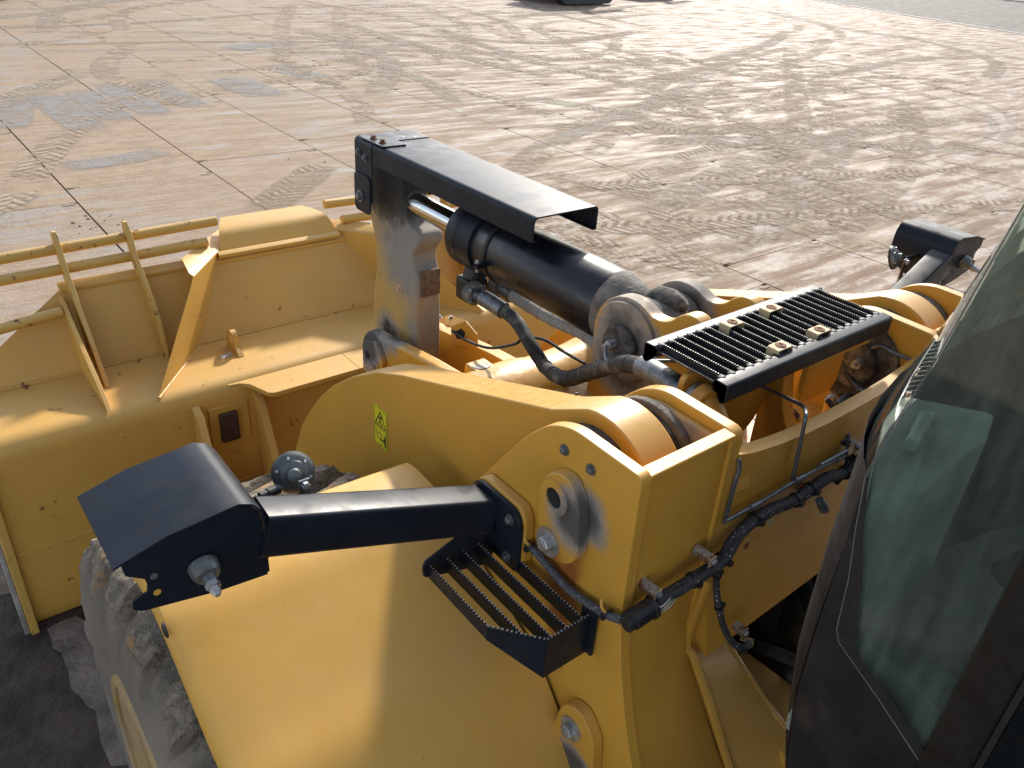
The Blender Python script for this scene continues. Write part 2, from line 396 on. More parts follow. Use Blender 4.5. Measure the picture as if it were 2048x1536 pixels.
# ================================================================== SETTING
base = MB().add([(-60, -60, -.06), (160, -60, -.06), (160, 160, -.06), (-60, 160, -.06)], [(0, 1, 2, 3)]).build('ground', 'joint_dirt'); tag(base, kind='structure')
far_ground = MB().add([(-400, 62, -.03), (900, 62, -.03), (900, 900, -.03), (-400, 900, -.03)], [(0, 1, 2, 3)]).build('far_ground', 'asphalt'); tag(far_ground, kind='structure')
SW, SL, GAP = 1.965, 4.1, .020
def slab_mesh(k):
    rn = random.Random(k); m = MB(); hw = SW/2-GAP/2; hl = SL/2-.006
    j = lambda: rn.uniform(-.004, .004)
    # notched corners: the lifting eyes of the plates sit there
    q = [(-hw+j(), -hl+j()), (hw+j(), -hl+j()), (hw+j(), hl+j()), (-hw+j(), hl+j())]
    poly = []
    for i, (x, y) in enumerate(q):
        sx = 1 if x < 0 else -1; sy = 1 if y < 0 else -1
        a = (x, y+sy*.016); b = (x+sx*.08, y+sy*.016); c = (x+sx*.08, y)
        poly += [a, b, c] if i in (0, 2) else [c, b, a]
    m.prism(poly, 'z', -.055, rn.uniform(-.002, .002))
    for sx_, sy_ in ((-1, -1), (1, 1)): m.box((sx_*(hw-.10)-.07, sy_*(hl-.055)-.028, -.01), (sx_*(hw-.10)+.07, sy_*(hl-.055)+.028, .007))
    o = m.build('tmp', 'slab_dirt', bevel=0); me = o.data; bpy.data.objects.remove(o); me.name = 'slab'; return me
slab_meshes = [slab_mesh(k) for k in range(5)]
def inview(x, y):
    q = Vector((x, y, 0))-CAM; dz = q.dot(fw)
    if dz < .5: return False
    u = 1024+FPX*q.dot(CR)/dz; v = 768+FPX*q.dot(CD)/dz
    return -60 < u < 2110 and -40 < v < 1600
def edge_x(y): return 48.9+(y-19.4)*.335       # where the plates stop and the road starts
cnt = 0; pave = []
for i in range(-3, 36):
    for k in range(-2, 18):
        cx = .06+(i+.5)*SW; cy = 1.55+k*SL+i*.62-(int(i/3)*1.9 if i > 3 else 0)
        if cx+SW/2 > edge_x(cy)+2: continue
        vis = any(inview(cx+dx*SW/2, cy+dy*SL/2) for dx in (-1, 0, 1) for dy in (-1, -.5, 0, .5, 1))
        if not vis: continue
        pave.append(((Vector((cx, cy, 0))-CAM).length, cx, cy))
pave.sort()
for n_, (d_, cx, cy) in enumerate(pave[:300]):
    o = bpy.data.objects.new('slab', random.choice(slab_meshes)); COL.objects.link(o); o.parent = base
    o.location = (cx, cy, random.uniform(-.001, .001)); o.rotation_euler = (random.uniform(-.0005, .0005), random.uniform(-.0005, .0005), random.choice((0, math.pi))+random.uniform(-.002, .002))
m = MB()
for (d_, cx, cy) in pave[300:]: m.box((cx-SW/2+.012, cy-SL/2+.012, -.05), (cx+SW/2-.012, cy+SL/2-.012, 0))
if m.v: tag(m.build('slab', 'slab_dirt', base), kind='stuff')
print('slabs', len(pave))
def film_mat(name, col, lo, hi, amt):
    t = NT(name); at = t.n('Attribute'); at.attribute_name = 'edge'
    a1 = t.noise(2.2, 6, .66); a2 = t.noise(17, 5, .65)
    f = t.math('MULTIPLY', t.ramp(at.outputs['Fac'], .0, .8), t.ramp(t.math('ADD', t.math('MULTIPLY', a1, .6), t.math('MULTIPLY', a2, .4)), lo, hi, 0, amt))
    t.set(col=t.mix(a2, tuple(x*.8 for x in col), tuple(x*1.15 for x in col)), rough=.92, spec=.3)
    t.put(t.b.inputs['Alpha'], f); t.bump(a2, .004); MATS[name] = t.m
film_mat('grey_film', (.30, .285, .27), .36, .56, .75); film_mat('mud_film', (.27, .205, .142), .40, .70, .38); film_mat('pale_film', (.38, .34, .285), .40, .60, .7); film_mat('sand_film', (.31, .235, .155), .36, .6, .8)
def tread_mat(name, per, chev, lo, hi):
    t = NT(name); e = t.n('Attribute'); e.attribute_name = 'edge'; u = t.n('Attribute'); u.attribute_name = 'tu'; v = t.n('Attribute'); v.attribute_name = 'tv'
    a1 = t.noise(1.6, 6, .66); a2 = t.noise(15, 5, .65); av = t.math('ABSOLUTE', v.outputs['Fac'])
    ph = t.math('ADD', t.math('MULTIPLY_ADD', av, chev, u.outputs['Fac']), t.math('MULTIPLY', a2, per*.35))
    sg = t.ramp(v.outputs['Fac'], -.02, .02, 0, per*.5)
    w_ = t.ramp(t.math('SINE', t.math('MULTIPLY', t.math('ADD', ph, sg), 6.283/per)), -.45, .35)
    f = t.math('MULTIPLY', t.ramp(e.outputs['Fac'], 0, .9), t.ramp(t.math('ADD', t.math('MULTIPLY', a1, .7), t.math('MULTIPLY', a2, .3)), .44, .59, 0, .78))
    t.set(col=t.mix(w_, lo, hi), rough=.95, spec=.2); t.put(t.b.inputs['Alpha'], f)
    t.bump(t.math('ADD', w_, a2), .006, .9); MATS[name] = t.m
tread_mat('tread_a', .21, .9, (.275, .20, .138), (.45, .375, .295)); tread_mat('tread_b', .165, -.75, (.265, .19, .13), (.47, .40, .32)); tread_mat('tread_c', .27, .45, (.28, .208, .145), (.43, .355, .275))
class Film:
    def __init__(s): s.v = []; s.f = []; s.e = []; s.tu = []; s.tv = []
    def strip(s, path, wd, z):
        b = len(s.v); n = len(path); u_ = 0
        for i, p in enumerate(path):
            d = (path[min(i+1, n-1)]-path[max(i-1, 0)]); d = Vector((d.x, d.y, 0)).normalized(); q = Vector((-d.y, d.x, 0))
            if i: u_ += (p-path[i-1]).length
            end = min(1, i/9, (n-1-i)/9)
            for o, e in ((-.5, 0), (-.33, end), (0, end), (.33, end), (.5, 0)): s.v.append((p.x+q.x*o*wd, p.y+q.y*o*wd, z)); s.e.append(e); s.tu.append(u_); s.tv.append(o*wd)
        for i in range(n-1):
            for k in range(4): s.f.append((b+i*5+k, b+i*5+k+1, b+i*5+6+k, b+i*5+5+k))
    def build(s, name, mat):
        me = bpy.data.meshes.new(name); me.from_pydata(s.v, [], s.f)
        for nm, dat in (('edge', s.e), ('tu', s.tu), ('tv', s.tv)): a = me.attributes.new(nm, 'FLOAT', 'POINT'); a.data.foreach_set('value', [float(x) for x in dat])
        me.materials.append(MATS[mat]); o = bpy.data.objects.new(name, me); COL.objects.link(o); o.parent = base; tag(o, kind='stuff'); return o
films = {k: Film() for k in ('mud_film', 'pale_film', 'sand_film', 'grey_film', 'tread_a', 'tread_b', 'tread_c')}
zc = [.0045]
rt = random.Random(5)
def track(px, wd, per, kind, lug, film=None, thick=.0055, world=False):
    path = cat([Vector(p) for p in px] if world else [P(u, v, z=0) for u, v in px], 14)
    # equal steps
    L = [0]
    for a, b in zip(path, path[1:]): L.append(L[-1]+(b-a).length)
    def at(t_):
        for j in range(len(L)-1):
            if L[j+1] >= t_: f = (t_-L[j])/max(1e-6, L[j+1]-L[j]); return path[j].lerp(path[j+1], f), (path[j+1]-path[j]).normalized()
        return path[-1], (path[-1]-path[-2]).normalized()
    if film: zc[0] += .00006; films[film].strip([at(L[-1]*i/40)[0] for i in range(41)], wd*1.25, zc[0])
    if lug:
        zc[0] += .00006; films[rt.choice(('tread_a', 'tread_b', 'tread_c'))].strip([at(L[-1]*i/60)[0] for i in range(61)], wd*1.1, zc[0])
T_ = [ # lug tracks laid out over the yard
 ([(300, 215), (430, 180), (560, 160), (700, 150)], .6, .17, .4, 'print_mud', None), ([(520, 425), (585, 375), (650, 328)], .55, .24, .5, 'print_pale', 'sand_film'),
 ([(1040, 330), (1190, 372), (1370, 405), (1560, 398), (1760, 350)], .62, .16, .4, 'print_pale', 'mud_film'), ([(1180, 410), (1330, 340), (1480, 285), (1640, 240), (1850, 205)], .66, .17, .45, 'print_pale', 'mud_film'),
 ([(1230, 450), (1400, 372), (1540, 310), (1700, 268), (1950, 232)], .66, .18, -.4, 'print_mud', 'pale_film'), ([(1340, 500), (1470, 420), (1560, 350), (1600, 270), (1590, 180), (1580, 90)], .6, .18, .4, 'print_pale', 'mud_film'),
 ([(1420, 520), (1560, 430), (1650, 340), (1690, 260)], .6, .2, .5, 'print_mud', 'pale_film'), ([(1560, 540), (1690, 450), (1790, 360), (1830, 280), (1815, 200)], .6, .18, .4, 'print_pale', 'mud_film'),
 ([(1080, 250), (1240, 258), (1420, 262), (1600, 245)], .58, .19, .35, 'print_pale', 'sand_film'), ([(1000, 190), (1180, 215), (1300, 245), (1480, 300)], .58, .18, .4, 'print_mud', 'pale_film'),
 ([(1180, 130), (1350, 118), (1530, 135), (1700, 150), (1950, 165)], .6, .22, .35, 'print_pale', None), ([(980, 380), (1100, 290), (1210, 235), (1400, 190), (1560, 175)], .6, .18, .4, 'print_pale', 'mud_film'),
 ([(1650, 480), (1780, 500), (1950, 560)], .6, .19, .4, 'print_mud', None), ([(1250, 350), (1330, 415), (1360, 480), (1330, 540)], .62, .17, .4, 'print_pale', 'mud_film'),
 ([(1500, 330), (1590, 372), (1640, 430), (1650, 500)], .62, .17, -.4, 'print_pale', None), ([(700, 60), (900, 75), (1100, 85), (1300, 60)], .6, .22, .4, 'print_mud', 'sand_film'),
 ([(860, 160), (960, 130), (1010, 120), (1030, 140)], .5, .2, .3, 'print_pale', None), ([(1100, 420), (1230, 440), (1400, 470), (1600, 470)], .62, .165, .45, 'print_mud', None)]
for a in T_: track(a[0], a[1], a[2], a[3], a[4], a[5])
S_ = [ # smooth smears
 ([(0, 105), (300, 98), (640, 96), (900, 92)], .5, 'pale_film'), ([(0, 92), (350, 84), (700, 84)], .35, 'sand_film'), ([(1130, 185), (1330, 195), (1500, 188), (1750, 170)], .8, 'mud_film'),
 ([(1400, 190), (1480, 200), (1600, 212)], 1.2, 'mud_film'), ([(1130, 40), (1300, 30), (1420, 28), (1500, 40)], .5, 'pale_film'), ([(1500, 15), (1700, 60), (1900, 85), (2040, 110)], 1.2, 'pale_film'),
 ([(1450, 60), (1650, 95), (1850, 120), (2040, 150)], 1.0, 'mud_film'), ([(1880, 180), (1990, 215), (2025, 250), (1995, 290)], .22, 'pale_film'), ([(1860, 190), (1960, 225), (1990, 255), (1960, 285)], .2, 'pale_film'),
 ([(900, 330), (1200, 250), (1500, 110)], .4, 'pale_film'), ([(1024, 205), (1300, 160), (1600, 90)], .4, 'sand_film'), ([(1600, 330), (1800, 290), (2040, 300)], .7, 'mud_film'), ([(1500, 460), (1800, 420), (2040, 470)], 1.0, 'mud_film'),
 ([(20, 262), (30, 225), (45, 190)], .55, 'grey_film'), ([(190, 268), (120, 215), (75, 185)], .62, 'grey_film'), ([(250, 245), (190, 205), (150, 178)], .55, 'grey_film'), ([(330, 235), (250, 190), (210, 165)], .6, 'grey_film'), ([(400, 218), (330, 180), (290, 155)], .55, 'grey_film'), ([(545, 195), (490, 172), (440, 152)], .9, 'grey_film'), ([(640, 160), (580, 140), (540, 128)], .8, 'grey_film'), ([(450, 100), (520, 90), (600, 86)], .8, 'grey_film'), ([(110, 335), (250, 318), (330, 300)], .5, 'grey_film')]
for a in S_: track(a[0], a[1], .2, 0, None, a[2])
for i in range(46):
    x0 = rt.uniform(-3, 30); y0 = rt.uniform(8, 34); an = R(rt.choice((-30, -15, 5, 20, 60, 75, 95))+rt.uniform(-8, 8)); ln = rt.uniform(6, 16); cv = rt.uniform(-.3, .3)
    path_ = [(x0, y0, 0), (x0+math.cos(an)*ln*.5, y0+math.sin(an)*ln*.5, 0), (x0+math.cos(an+cv)*ln, y0+math.sin(an+cv)*ln, 0)]
    track(path_, rt.uniform(.45, .65), .18, .4, True, rt.choice((None, None, None, 'pale_film')), world=True)
    if rt.random() < .5: track([(a+1.9*math.sin(an), b-1.9*math.cos(an), c) for a, b, c in path_], .55, .18, .4, True, None, world=True)
for i in range(26):
    x0 = rt.uniform(5, 20); y0 = rt.uniform(4.5, 20); an = R(rt.uniform(20, 110)); ln = rt.uniform(3, 8); cv = rt.choice((-1, 1))*rt.uniform(.5, 1.2)
    pts_ = [(x0, y0, 0)]
    for k in range(4): a_ = an+cv*k/4; pts_.append((pts_[-1][0]+math.cos(a_)*ln/4, pts_[-1][1]+math.sin(a_)*ln/4, 0))
    track(pts_, rt.uniform(.45, .6), .18, .4, True, None, world=True)
for k, f_ in films.items(): f_.build('mud_smear', k)
# wet earth trodden over the plates beside the machine, and a paler dried patch on it
simple('wet_earth', (.062, .046, .038), .8, 0, .45, 3.5, dirt=(.12, .095, .08), dirtlo=.5, dirthi=.8, bump=.02, bscale=22, spec=.3)
simple('dried_mud', (.20, .165, .14), .95, 0, .35, 6, dirt=(.10, .078, .064), dirtlo=.55, dirthi=.75, bump=.02, bscale=26, spec=.2)
def patch(name, mat, pts, z, jag, label=None):
    rp = random.Random(3); out = []
    for i, a in enumerate(pts):
        b = pts[(i+1) % len(pts)]; a = Vector(a); b = Vector(b); n = max(2, int((b-a).length/.06))
        for j in range(n): q = a.lerp(b, j/n); out.append((q.x+rp.uniform(-jag, jag), q.y+rp.uniform(-jag, jag)))
    o = MB().prism(out, 'z', z-.012, z).build(name, mat, base); tag(o, kind='stuff'); return o
patch('mud', 'wet_earth', [(-7, -2), (1.2, -2), (1.2, 3.4), (.2, 3.9), (-1.0, 3.75), (-1.7, 3.95), (-2.2, 4.4), (-3.2, 5.2), (-5, 6.0), (-7, 6)], .016, .03)
patch('mud', 'dried_mud', [tuple(P(u, v, z=0)[:2]) for u, v in ((98, 1262), (150, 1235), (190, 1252), (212, 1292), (228, 1330), (262, 1420), (300, 1536), (222, 1536), (205, 1490), (190, 1430), (140, 1385), (133, 1330), (112, 1300))], .021, .012)
cm = MB(); rc = random.Random(9)
for u, v, n_, sp_ in ((195, 432, 16, .22), (188, 456, 8, .12), (640, 325, 5, .2), (1240, 268, 8, .4), (1570, 195, 12, .6), (1430, 215, 10, .5)):
    c0 = P(u, v, z=0)
    for k in range(n_):
        r_ = rc.uniform(.004, .016)*rc.choice((1, 1, 1.6)); q = (c0.x+rc.gauss(0, sp_), c0.y+rc.gauss(0, sp_), -.004)
        cm.lathe(q, (rc.uniform(-.3, .3), rc.uniform(-.3, .3), 1), [(0, r_*1.3), (r_*.5, r_*rc.uniform(.8, 1.2)), (r_*.9, r_*.4), (r_, 0)], 7)
tag(cm.build('dirt_clods', 'mud_dark', base), kind='stuff')
# a plain sheet of the same plates outside the picture keeps the bounce light right
yard = MB().add([(-60, -60, -.03), (edge_x(-60), -60, -.03), (edge_x(62), 62, -.03), (-60, 62, -.03)], [(0, 1, 2, 3)]).build('yard', 'slab_dirt'); tag(yard, kind='structure')
yard.location.z = -.022
road = MB().add([(edge_x(-60)+.1, -60, 0.0), (150, -60, 0.0), (150, 62, 0.0), (edge_x(62)+.1, 62, 0.0)], [(0, 1, 2, 3)]).build('road', 'asphalt'); tag(road, kind='structure')
road.location.z = .004
m = MB(); m.prism([(edge_x(-40)-.05, -40), (edge_x(-40)+.35, -40), (edge_x(62)+.35, 62), (edge_x(62)-.05, 62)], 'z', -.05, .03)
tag(m.build('kerb', 'concrete_kerb'), kind='structure')
m = MB(); m.prism([(88, 0), (88.4, 0), (88.4, 60), (88, 60)], 'z', 0, .12); k2 = m.build('kerb', 'concrete_kerb'); tag(k2, kind='structure')

# ================================================================== LOADER
LD = empty('wheel_loader', (0, 1.0, 0))
tag(LD, 'large yellow wheel loader with black fittings and its bucket lowered to the ground', 'wheel loader')
def B(m, name, mat, parent=LD, bevel=0, **k): return m.build(name, mat, parent, bevel, **k)

# ---------------- towers
OUT = [(.851, 2.478), (1.075, 2.483), (1.15, 2.452), (1.23, 2.372), (1.425, 2.105), (1.52, 1.95), (1.52, 1.2), (.60, 1.2), (.62, 1.45), (.725, 1.659), (.769, 1.777), (.818, 1.945), (.842, 2.091)]
OUT = fillet(OUT, .1, 6, {0: .022, 1: .09, 2: .06, 3: .1, 9: .05, 10: .05, 11: .08, 12: .1})
INN = [(.868, 2.462), (1.10, 2.466), (1.17, 2.436), (1.24, 2.368), (1.335, 2.24), (1.52, 1.98), (1.52, 1.2), (.50, 1.2), (.655, 1.43), (.845, 1.71), (.868, 1.80), (.868, 2.0)]
INN = fillet(INN, .1, 6, {0: .035, 1: .1, 2: .06, 3: .1, 4: .1, 9: .06, 10: .05})
def scale_poly(poly, c, f): return [(c[0]+(p[0]-c[0])*f, c[1]+(p[1]-c[1])*f) for p in poly]
for s in (-1, 1):
    tw = B(MB().prism(OUT, 'x', s*.85, s*.815), 'tower', 'yellow_frame', bevel=.004)
    B(MB().prism(INN, 'x', s*.512, s*.47), 'inner_plate', 'yellow_frame', tw, bevel=.006)
    # rear plate, curves backwards lower down
    oc = [(.866, 2.458), (.862, 2.25), (.852, 2.09), (.828, 1.945), (.78, 1.777), (.737, 1.659), (.65, 1.48), (.55, 1.3)]
    ic = [(.872, 2.45), (.869, 2.25), (.869, 2.0), (.869, 1.83), (.845, 1.72), (.78, 1.62), (.66, 1.46), (.52, 1.25)]
    rows = [[(s*(.818-(.818-.511)*f), a[0]*(1-f)+b[0]*f, a[1]*(1-f)+b[1]*f) for f in (0, .25, .5, .75, 1)] for a, b in zip(oc, ic)]
    B(MB().sheet(rows, .028, (0, 1, 0)), 'rear_plate', 'yellow_frame', tw)
    B(MB().sheet([[(s*.818, .855, 2.455), (s*.512, .862, 2.448)], [(s*.818, .893, 2.457), (s*.512, .90, 2.45)]], .012, (0, 0, 1)), 'weld', 'yellow_frame', tw, bevel=.004)
    for (xx, cv_) in ((.817, oc), (.514, ic)): B(MB().tube([(s*(xx-.004 if xx > .6 else xx+.004), y-.002, z) for y, z in cv_[:4]], lambda f: .0065+.0012*math.sin(f*400), 8), 'weld', 'yellow_frame', tw)
    # reinforcing layers on the pocket side of both plates
    B(MB().prism(scale_poly(INN[:30], (1.1, 2.2), .90)+[(1.3, 1.9), (.9, 1.9)], 'x', s*.512, s*.535), 'liner', 'yellow_frame', tw, bevel=.006)
    B(MB().prism(circ(PIN[0], PIN[1], .165), 'x', s*.535, s*.56), 'boss', 'grime_light', tw, bevel=.006)
    B(MB().prism(circ(PIN[0], PIN[1], .165), 'x', s*.815, s*.775), 'boss', 'grime_light', tw, bevel=.006)
    B(MB().prism(circ(PIN[0], PIN[1], .15), 'x', s*.47, s*.455), 'boss', 'grime', tw, bevel=.004)
    B(MB().prism(circ(PIN[0], PIN[1], .085), 'x', s*.455, s*.43), 'pin', 'grime', tw, bevel=.008)
    B(MB().lathe((s*.43, 1.05, 2.30), (-s, 0, 0), [(0, .016), (.03, .016), (.03, .009), (.05, .009)], 6), 'grease_fitting', 'zinc', tw)
    # pin retainer on the outside
    rp = fillet([(1.125, 2.30), (1.10, 2.36), (1.035, 2.385), (.985, 2.33), (.972, 2.18), (1.005, 2.135), (1.062, 2.115), (1.115, 2.16)], .03, 4)
    pr = B(MB().prism(rp, 'x', s*.851, s*.885), 'pin_retainer', 'yellow_frame', tw, bevel=.004)
    B(MB().ring(circ(1.066, 2.305, .047), circ(1.066, 2.305, .027), 'x', s*.885, s*.892), 'retainer_eye', 'yellow_frame', tw)
    B(MB().prism(circ(1.066, 2.305, .027), 'x', s*.884, s*.8865), 'eye_hole', 'dark_void', tw)
    B(MB().hexbolt((s*.885, 1.071, 2.165), (s, 0, 0), .021, .018, .040, .006), 'bolt', 'zinc', tw)
    for (yy, zz) in ((1.087, 2.415), (.997, 2.414)): B(MB().hexbolt((s*.85, yy, zz), (s, 0, 0), .009, .008, .0145), 'bolt', 'zinc_dark', tw)
    lp = fillet([(.97, 1.60), (.955, 1.68), (.93, 1.715), (.88, 1.73), (.825, 1.67), (.81, 1.54), (.86, 1.45), (.96, 1.46)], .03, 4)
    B(MB().prism(lp, 'x', s*.851, s*.886), 'lower_retainer', 'yellow_frame', tw, bevel=.004)
    B(MB().hexbolt((s*.886, .906, 1.643), (s, 0, 0), .021, .018, .036, .006), 'bolt', 'zinc', tw)

# ---------------- lift arms
top = [(1.27, 2.392), (1.715, 2.237), (2.0, 2.14), (2.17, 2.07), (2.36, 1.958), (2.52, 1.84), (2.63, 1.737), (2.76, 1.59), (2.85, 1.47), (2.945, 1.28), (3.05, 1.0), (3.2, .75), (3.5, .55), (3.62, .42)]
bot = [(3.6, .25), (3.4, .2), (3.0, .42), (2.7, .75), (2.4, 1.05), (2.0, 1.45), (1.6, 1.8), (1.25, 2.11)]
ARM = arc(PIN[0], PIN[1], .188, 288, 72, 24)+top+bot
ARM = [(p[0], p[1]) for p in ARM]
for s in (-1, 1):
    ar = B(MB().prism(ARM, 'x', s*.735, s*.612), 'lift_arm', 'yellow_arm', bevel=.007)
    B(MB().prism(circ(PIN[0], PIN[1], .15), 'x', s*.775, s*.56), 'arm_hub', 'grime', ar, bevel=.01)
    if s < 0:
        B(MB().lathe((-.614, 1.30, 2.384), (0, .3, 1), [(0, .006), (.003, .005)], 10), 'plug', 'label_black', ar)
        Y0, Y1, Z0, Z1 = 2.095, 2.19, 1.765, 1.935
        dc = MB(); X = -.737
        lab = B(MB().prism(fillet([(Y0, Z0), (Y1, Z0), (Y1, Z1), (Y0, Z1)], .004, 3), 'x', X, -.7355), 'warning_label', 'label_yellow', ar)
        X2 = -.7378; g = MB()
        def q(a, b, w_=.0018):
            a = Vector(a); b = Vector(b); n = Vector((-(b-a).y, (b-a).x)).normalized()*w_/2
            g.prism([tuple(a+n), tuple(b+n), tuple(b-n), tuple(a-n)], 'x', X2, X-.0001)
        cY = (Y0+Y1)/2
        e = .004
        for a, b in (((Y0+e, Z0+e), (Y1-e, Z0+e)), ((Y1-e, Z0+e), (Y1-e, Z1-e)), ((Y1-e, Z1-e), (Y0+e, Z1-e)), ((Y0+e, Z1-e), (Y0+e, Z0+e)), ((Y0+e, Z0+.083), (Y1-e, Z0+.083))): q(a, b, .0012)
        tri = [(cY-.036, Z0+.092), (cY+.036, Z0+.092), (cY, Z0+.153)]
        for i in range(3): q(tri[i], tri[(i+1) % 3], .004)
        for a, b, w_ in (((cY-.012, Z0+.132), (cY+.012, Z0+.126), .007), ((cY, Z0+.127), (cY+.004, Z0+.112), .006), ((cY+.004, Z0+.112), (cY-.010, Z0+.100), .005), ((cY+.004, Z0+.112), (cY+.012, Z0+.098), .004), ((cY-.02, Z0+.101), (cY-.008, Z0+.101), .004)): q(a, b, w_)
        # second pictogram: boom drawing, double arrow, standing figure (towards the rear of the label)
        for a, b, w_ in (((Y1-.012, Z0+.07), (Y1-.02, Z0+.05), .002), ((Y1-.02, Z0+.05), (Y1-.045, Z0+.062), .002), ((Y1-.045, Z0+.062), (Y1-.06, Z0+.05), .002), ((Y1-.02, Z0+.05), (Y1-.03, Z0+.034), .002), ((Y1-.03, Z0+.034), (Y1-.048, Z0+.04), .002),
                         ((cY-.002, Z0+.036), (cY-.02, Z0+.036), .005), ((cY+.004, Z0+.036), (cY-.002, Z0+.043), .003), ((cY+.004, Z0+.036), (cY-.002, Z0+.029), .003), ((cY-.026, Z0+.036), (cY-.02, Z0+.043), .003), ((cY-.026, Z0+.036), (cY-.02, Z0+.029), .003),
                         ((Y0+.016, Z0+.058), (Y0+.016, Z0+.034), .009), ((Y0+.018, Z0+.034), (Y0+.018, Z0+.014), .004), ((Y0+.013, Z0+.034), (Y0+.013, Z0+.014), .004), ((Y0+.016, Z0+.056), (Y0+.026, Z0+.040), .003), ((cY+.015, Z0+.011), (cY-.01, Z0+.011), .002)): q(a, b, w_)
        g.prism(circ(Y0+.0155, Z0+.064, .0042, 12), 'x', X2, X-.0001)
        g.build('pictogram', 'label_black', lab); lab.children[0].location = (0, 0, 0) if lab.type != 'EMPTY' else -LD.location

# ---------------- cross tube with lever ears
ct = B(MB().lathe((-.612, 2.36, 1.60), (1, 0, 0), [(0, .20), (.06, .185), (.16, .172), (.3, .163), (.42, .166), (.50, .18), (.724, .18), (.80, .166), (.92, .163), (1.06, .172), (1.16, .185), (1.224, .20)], 40), 'cross_tube', 'yellow_cast')
for s in (-1, 1):
    a0, a1 = (.205, .135)
    ear = arc(3.12, 1.535, .142, -60, 98, 16)+[(2.88, 1.705), (2.64, 1.737), (2.48, 1.752), (2.38, 1.755), (2.34, 1.7), (2.4, 1.5), (2.75, 1.40)]
    if s > 0: ear = [(y, z-.045 if z > 1.6 else z) for y, z in ear]
    B(MB().prism(ear, 'x', s*a0, s*a1), 'lever_ear', 'yellow_cast', ct, bevel=.02, seg=3)
    B(MB().prism(fillet([(3.20, 1.60), (3.07, 1.66), (3.0, 1.57), (3.03, 1.45), (3.2, 1.44)], .02), 'x', s*.206, s*.232), 'pin_retainer', 'yellow_cast', ct, bevel=.004)
    B(MB().hexbolt((s*.232, 3.07, 1.52), (s, 0, 0), .02, .018, .04, .008), 'bolt', 'yellow_cast', ct)
    B(MB().prism(circ(3.15, 1.55, .022), 'x', s*.2325, s*.2335), 'eye_hole', 'dark_void', ct)
B(MB().box((-.11, 2.38, 1.70), (.0, 2.50, 1.772)), 'saddle', 'yellow_cast', ct, bevel=.012, seg=3)
B(MB().lathe((-.055, 2.45, 1.7715), (0, .08, 1), [(0, .045), (.0012, .044)], 20), 'worn_spot', 'bare_steel', ct)

# ---------------- tilt lever
LV = [(3.40, 2.47), (3.44, 2.36), (3.41, 2.22), (3.345, 2.06), (3.335, 1.93), (3.375, 1.75), (3.38, 1.6), (3.32, 1.45), (3.2, 1.38), (3.05, 1.36), (2.96, 1.42), (2.945, 1.6), (2.95, 1.85), (2.955, 1.98), (2.985, 2.06), (2.985, 2.11), (2.94, 2.17), (2.95, 2.215), (3.04, 2.24), (3.07, 2.30), (3.08, 2.40), (3.12, 2.48), (3.25, 2.50)]
lv = B(MB().prism([tuple(p[:2]) for p in cat([(a, b, 0) for a, b in LV]+[(LV[0][0], LV[0][1], 0)], 4)[:-1]], 'x', -.068, .068), 'tilt_lever', 'yellow_lever', bevel=.018, seg=3)
B(MB().prism(fillet([(2.94, 1.90), (2.942, 2.03), (2.955, 2.03), (2.955, 1.9)], .002, 2), 'x', -.045, .055), 'wear_plate', 'wear_brown', lv, bevel=.003)
B(MB().hexbolt(P(800, 577, x=-.068), (-1, 0, 0), .012, .01, .022, .004), 'bolt', 'clip_tan', lv)

# ---------------- tilt cylinder
CZ = 2.315
cy = B(MB().lathe((0, 1.76, CZ), (0, 1, 0), [(0, .06), (.0, .126), (.012, .132), (.70, .132), (.712, .126)], 48), 'tilt_cylinder', 'black_barrel')
B(MB().lathe((0, 2.462, CZ), (0, 1, 0), [(0, .126), (.004, .141), (.10, .141), (.104, .137), (.108, .141), (.165, .141), (.18, .132), (.182, .06)], 48), 'cylinder_head', 'black_paint', cy)
B(MB().lathe((0, 2.36, CZ), (0, 1, 0), [(0, .1325), (.002, .137), (.018, .137), (.02, .1325)], 48), 'clamp_band', 'black_satin', cy)
cl = MB(); pc = Vector((-.138, 2.37, CZ-.035))
cl.box(pc+Vector((-.035, -.014, -.006)), pc+Vector((.012, .014, .004))); cl.box(pc+Vector((-.03, -.014, .010)), pc+Vector((.012, .014, .018)))
B(cl, 'clamp_lug', 'black_satin', cy, bevel=.003)
B(MB().hexbolt(pc+Vector((-.022, 0, .018)), (0, 0, 1), .009, .01, .013).hexbolt(pc+Vector((-.022, 0, -.006)), (0, 0, -1), .009, .016), 'bolt', 'zinc', cy)
B(MB().lathe((0, 2.62, CZ), (0, 1, 0), [(0, .052), (.46, .052)], 40), 'rod', 'chrome', cy)
B(MB().lathe((0, 3.0, CZ), (0, 1, 0), [(.07, .052), (.075, .06), (.12, .06), (.2, .06)], 28), 'rod_end', 'grime', cy)
# tapered end and eye, caked with dusty grease
ey = MB(); rings = []
for t_, rx, rz in ((1.79, .1295, .1295), (1.74, .126, .128), (1.70, .108, .122), (1.66, .097, .118), (1.60, .094, .114), (1.552, .093, .112)):
    rings.append([(rx*math.cos(2*math.pi*k/32), t_, CZ+rz*math.sin(2*math.pi*k/32)) for k in range(33)])
ey.sheet(rings); ey.prism(circ(1.552, CZ, .118, 36), 'x', -.094, .094)
B(ey, 'cylinder_eye', 'grime_light', cy, bevel=.012)
g2 = MB(); g2.lathe((0, 1.62, CZ+.075), (.1, -.9, .25), [(0, .0), (.01, .04), (.05, .058), (.1, .05), (.15, .02), (.16, 0)], 14)
B(g2, 'grease', 'grime', cy)
for s in (-1, 1):      # smaller flats on the end cap
    pass
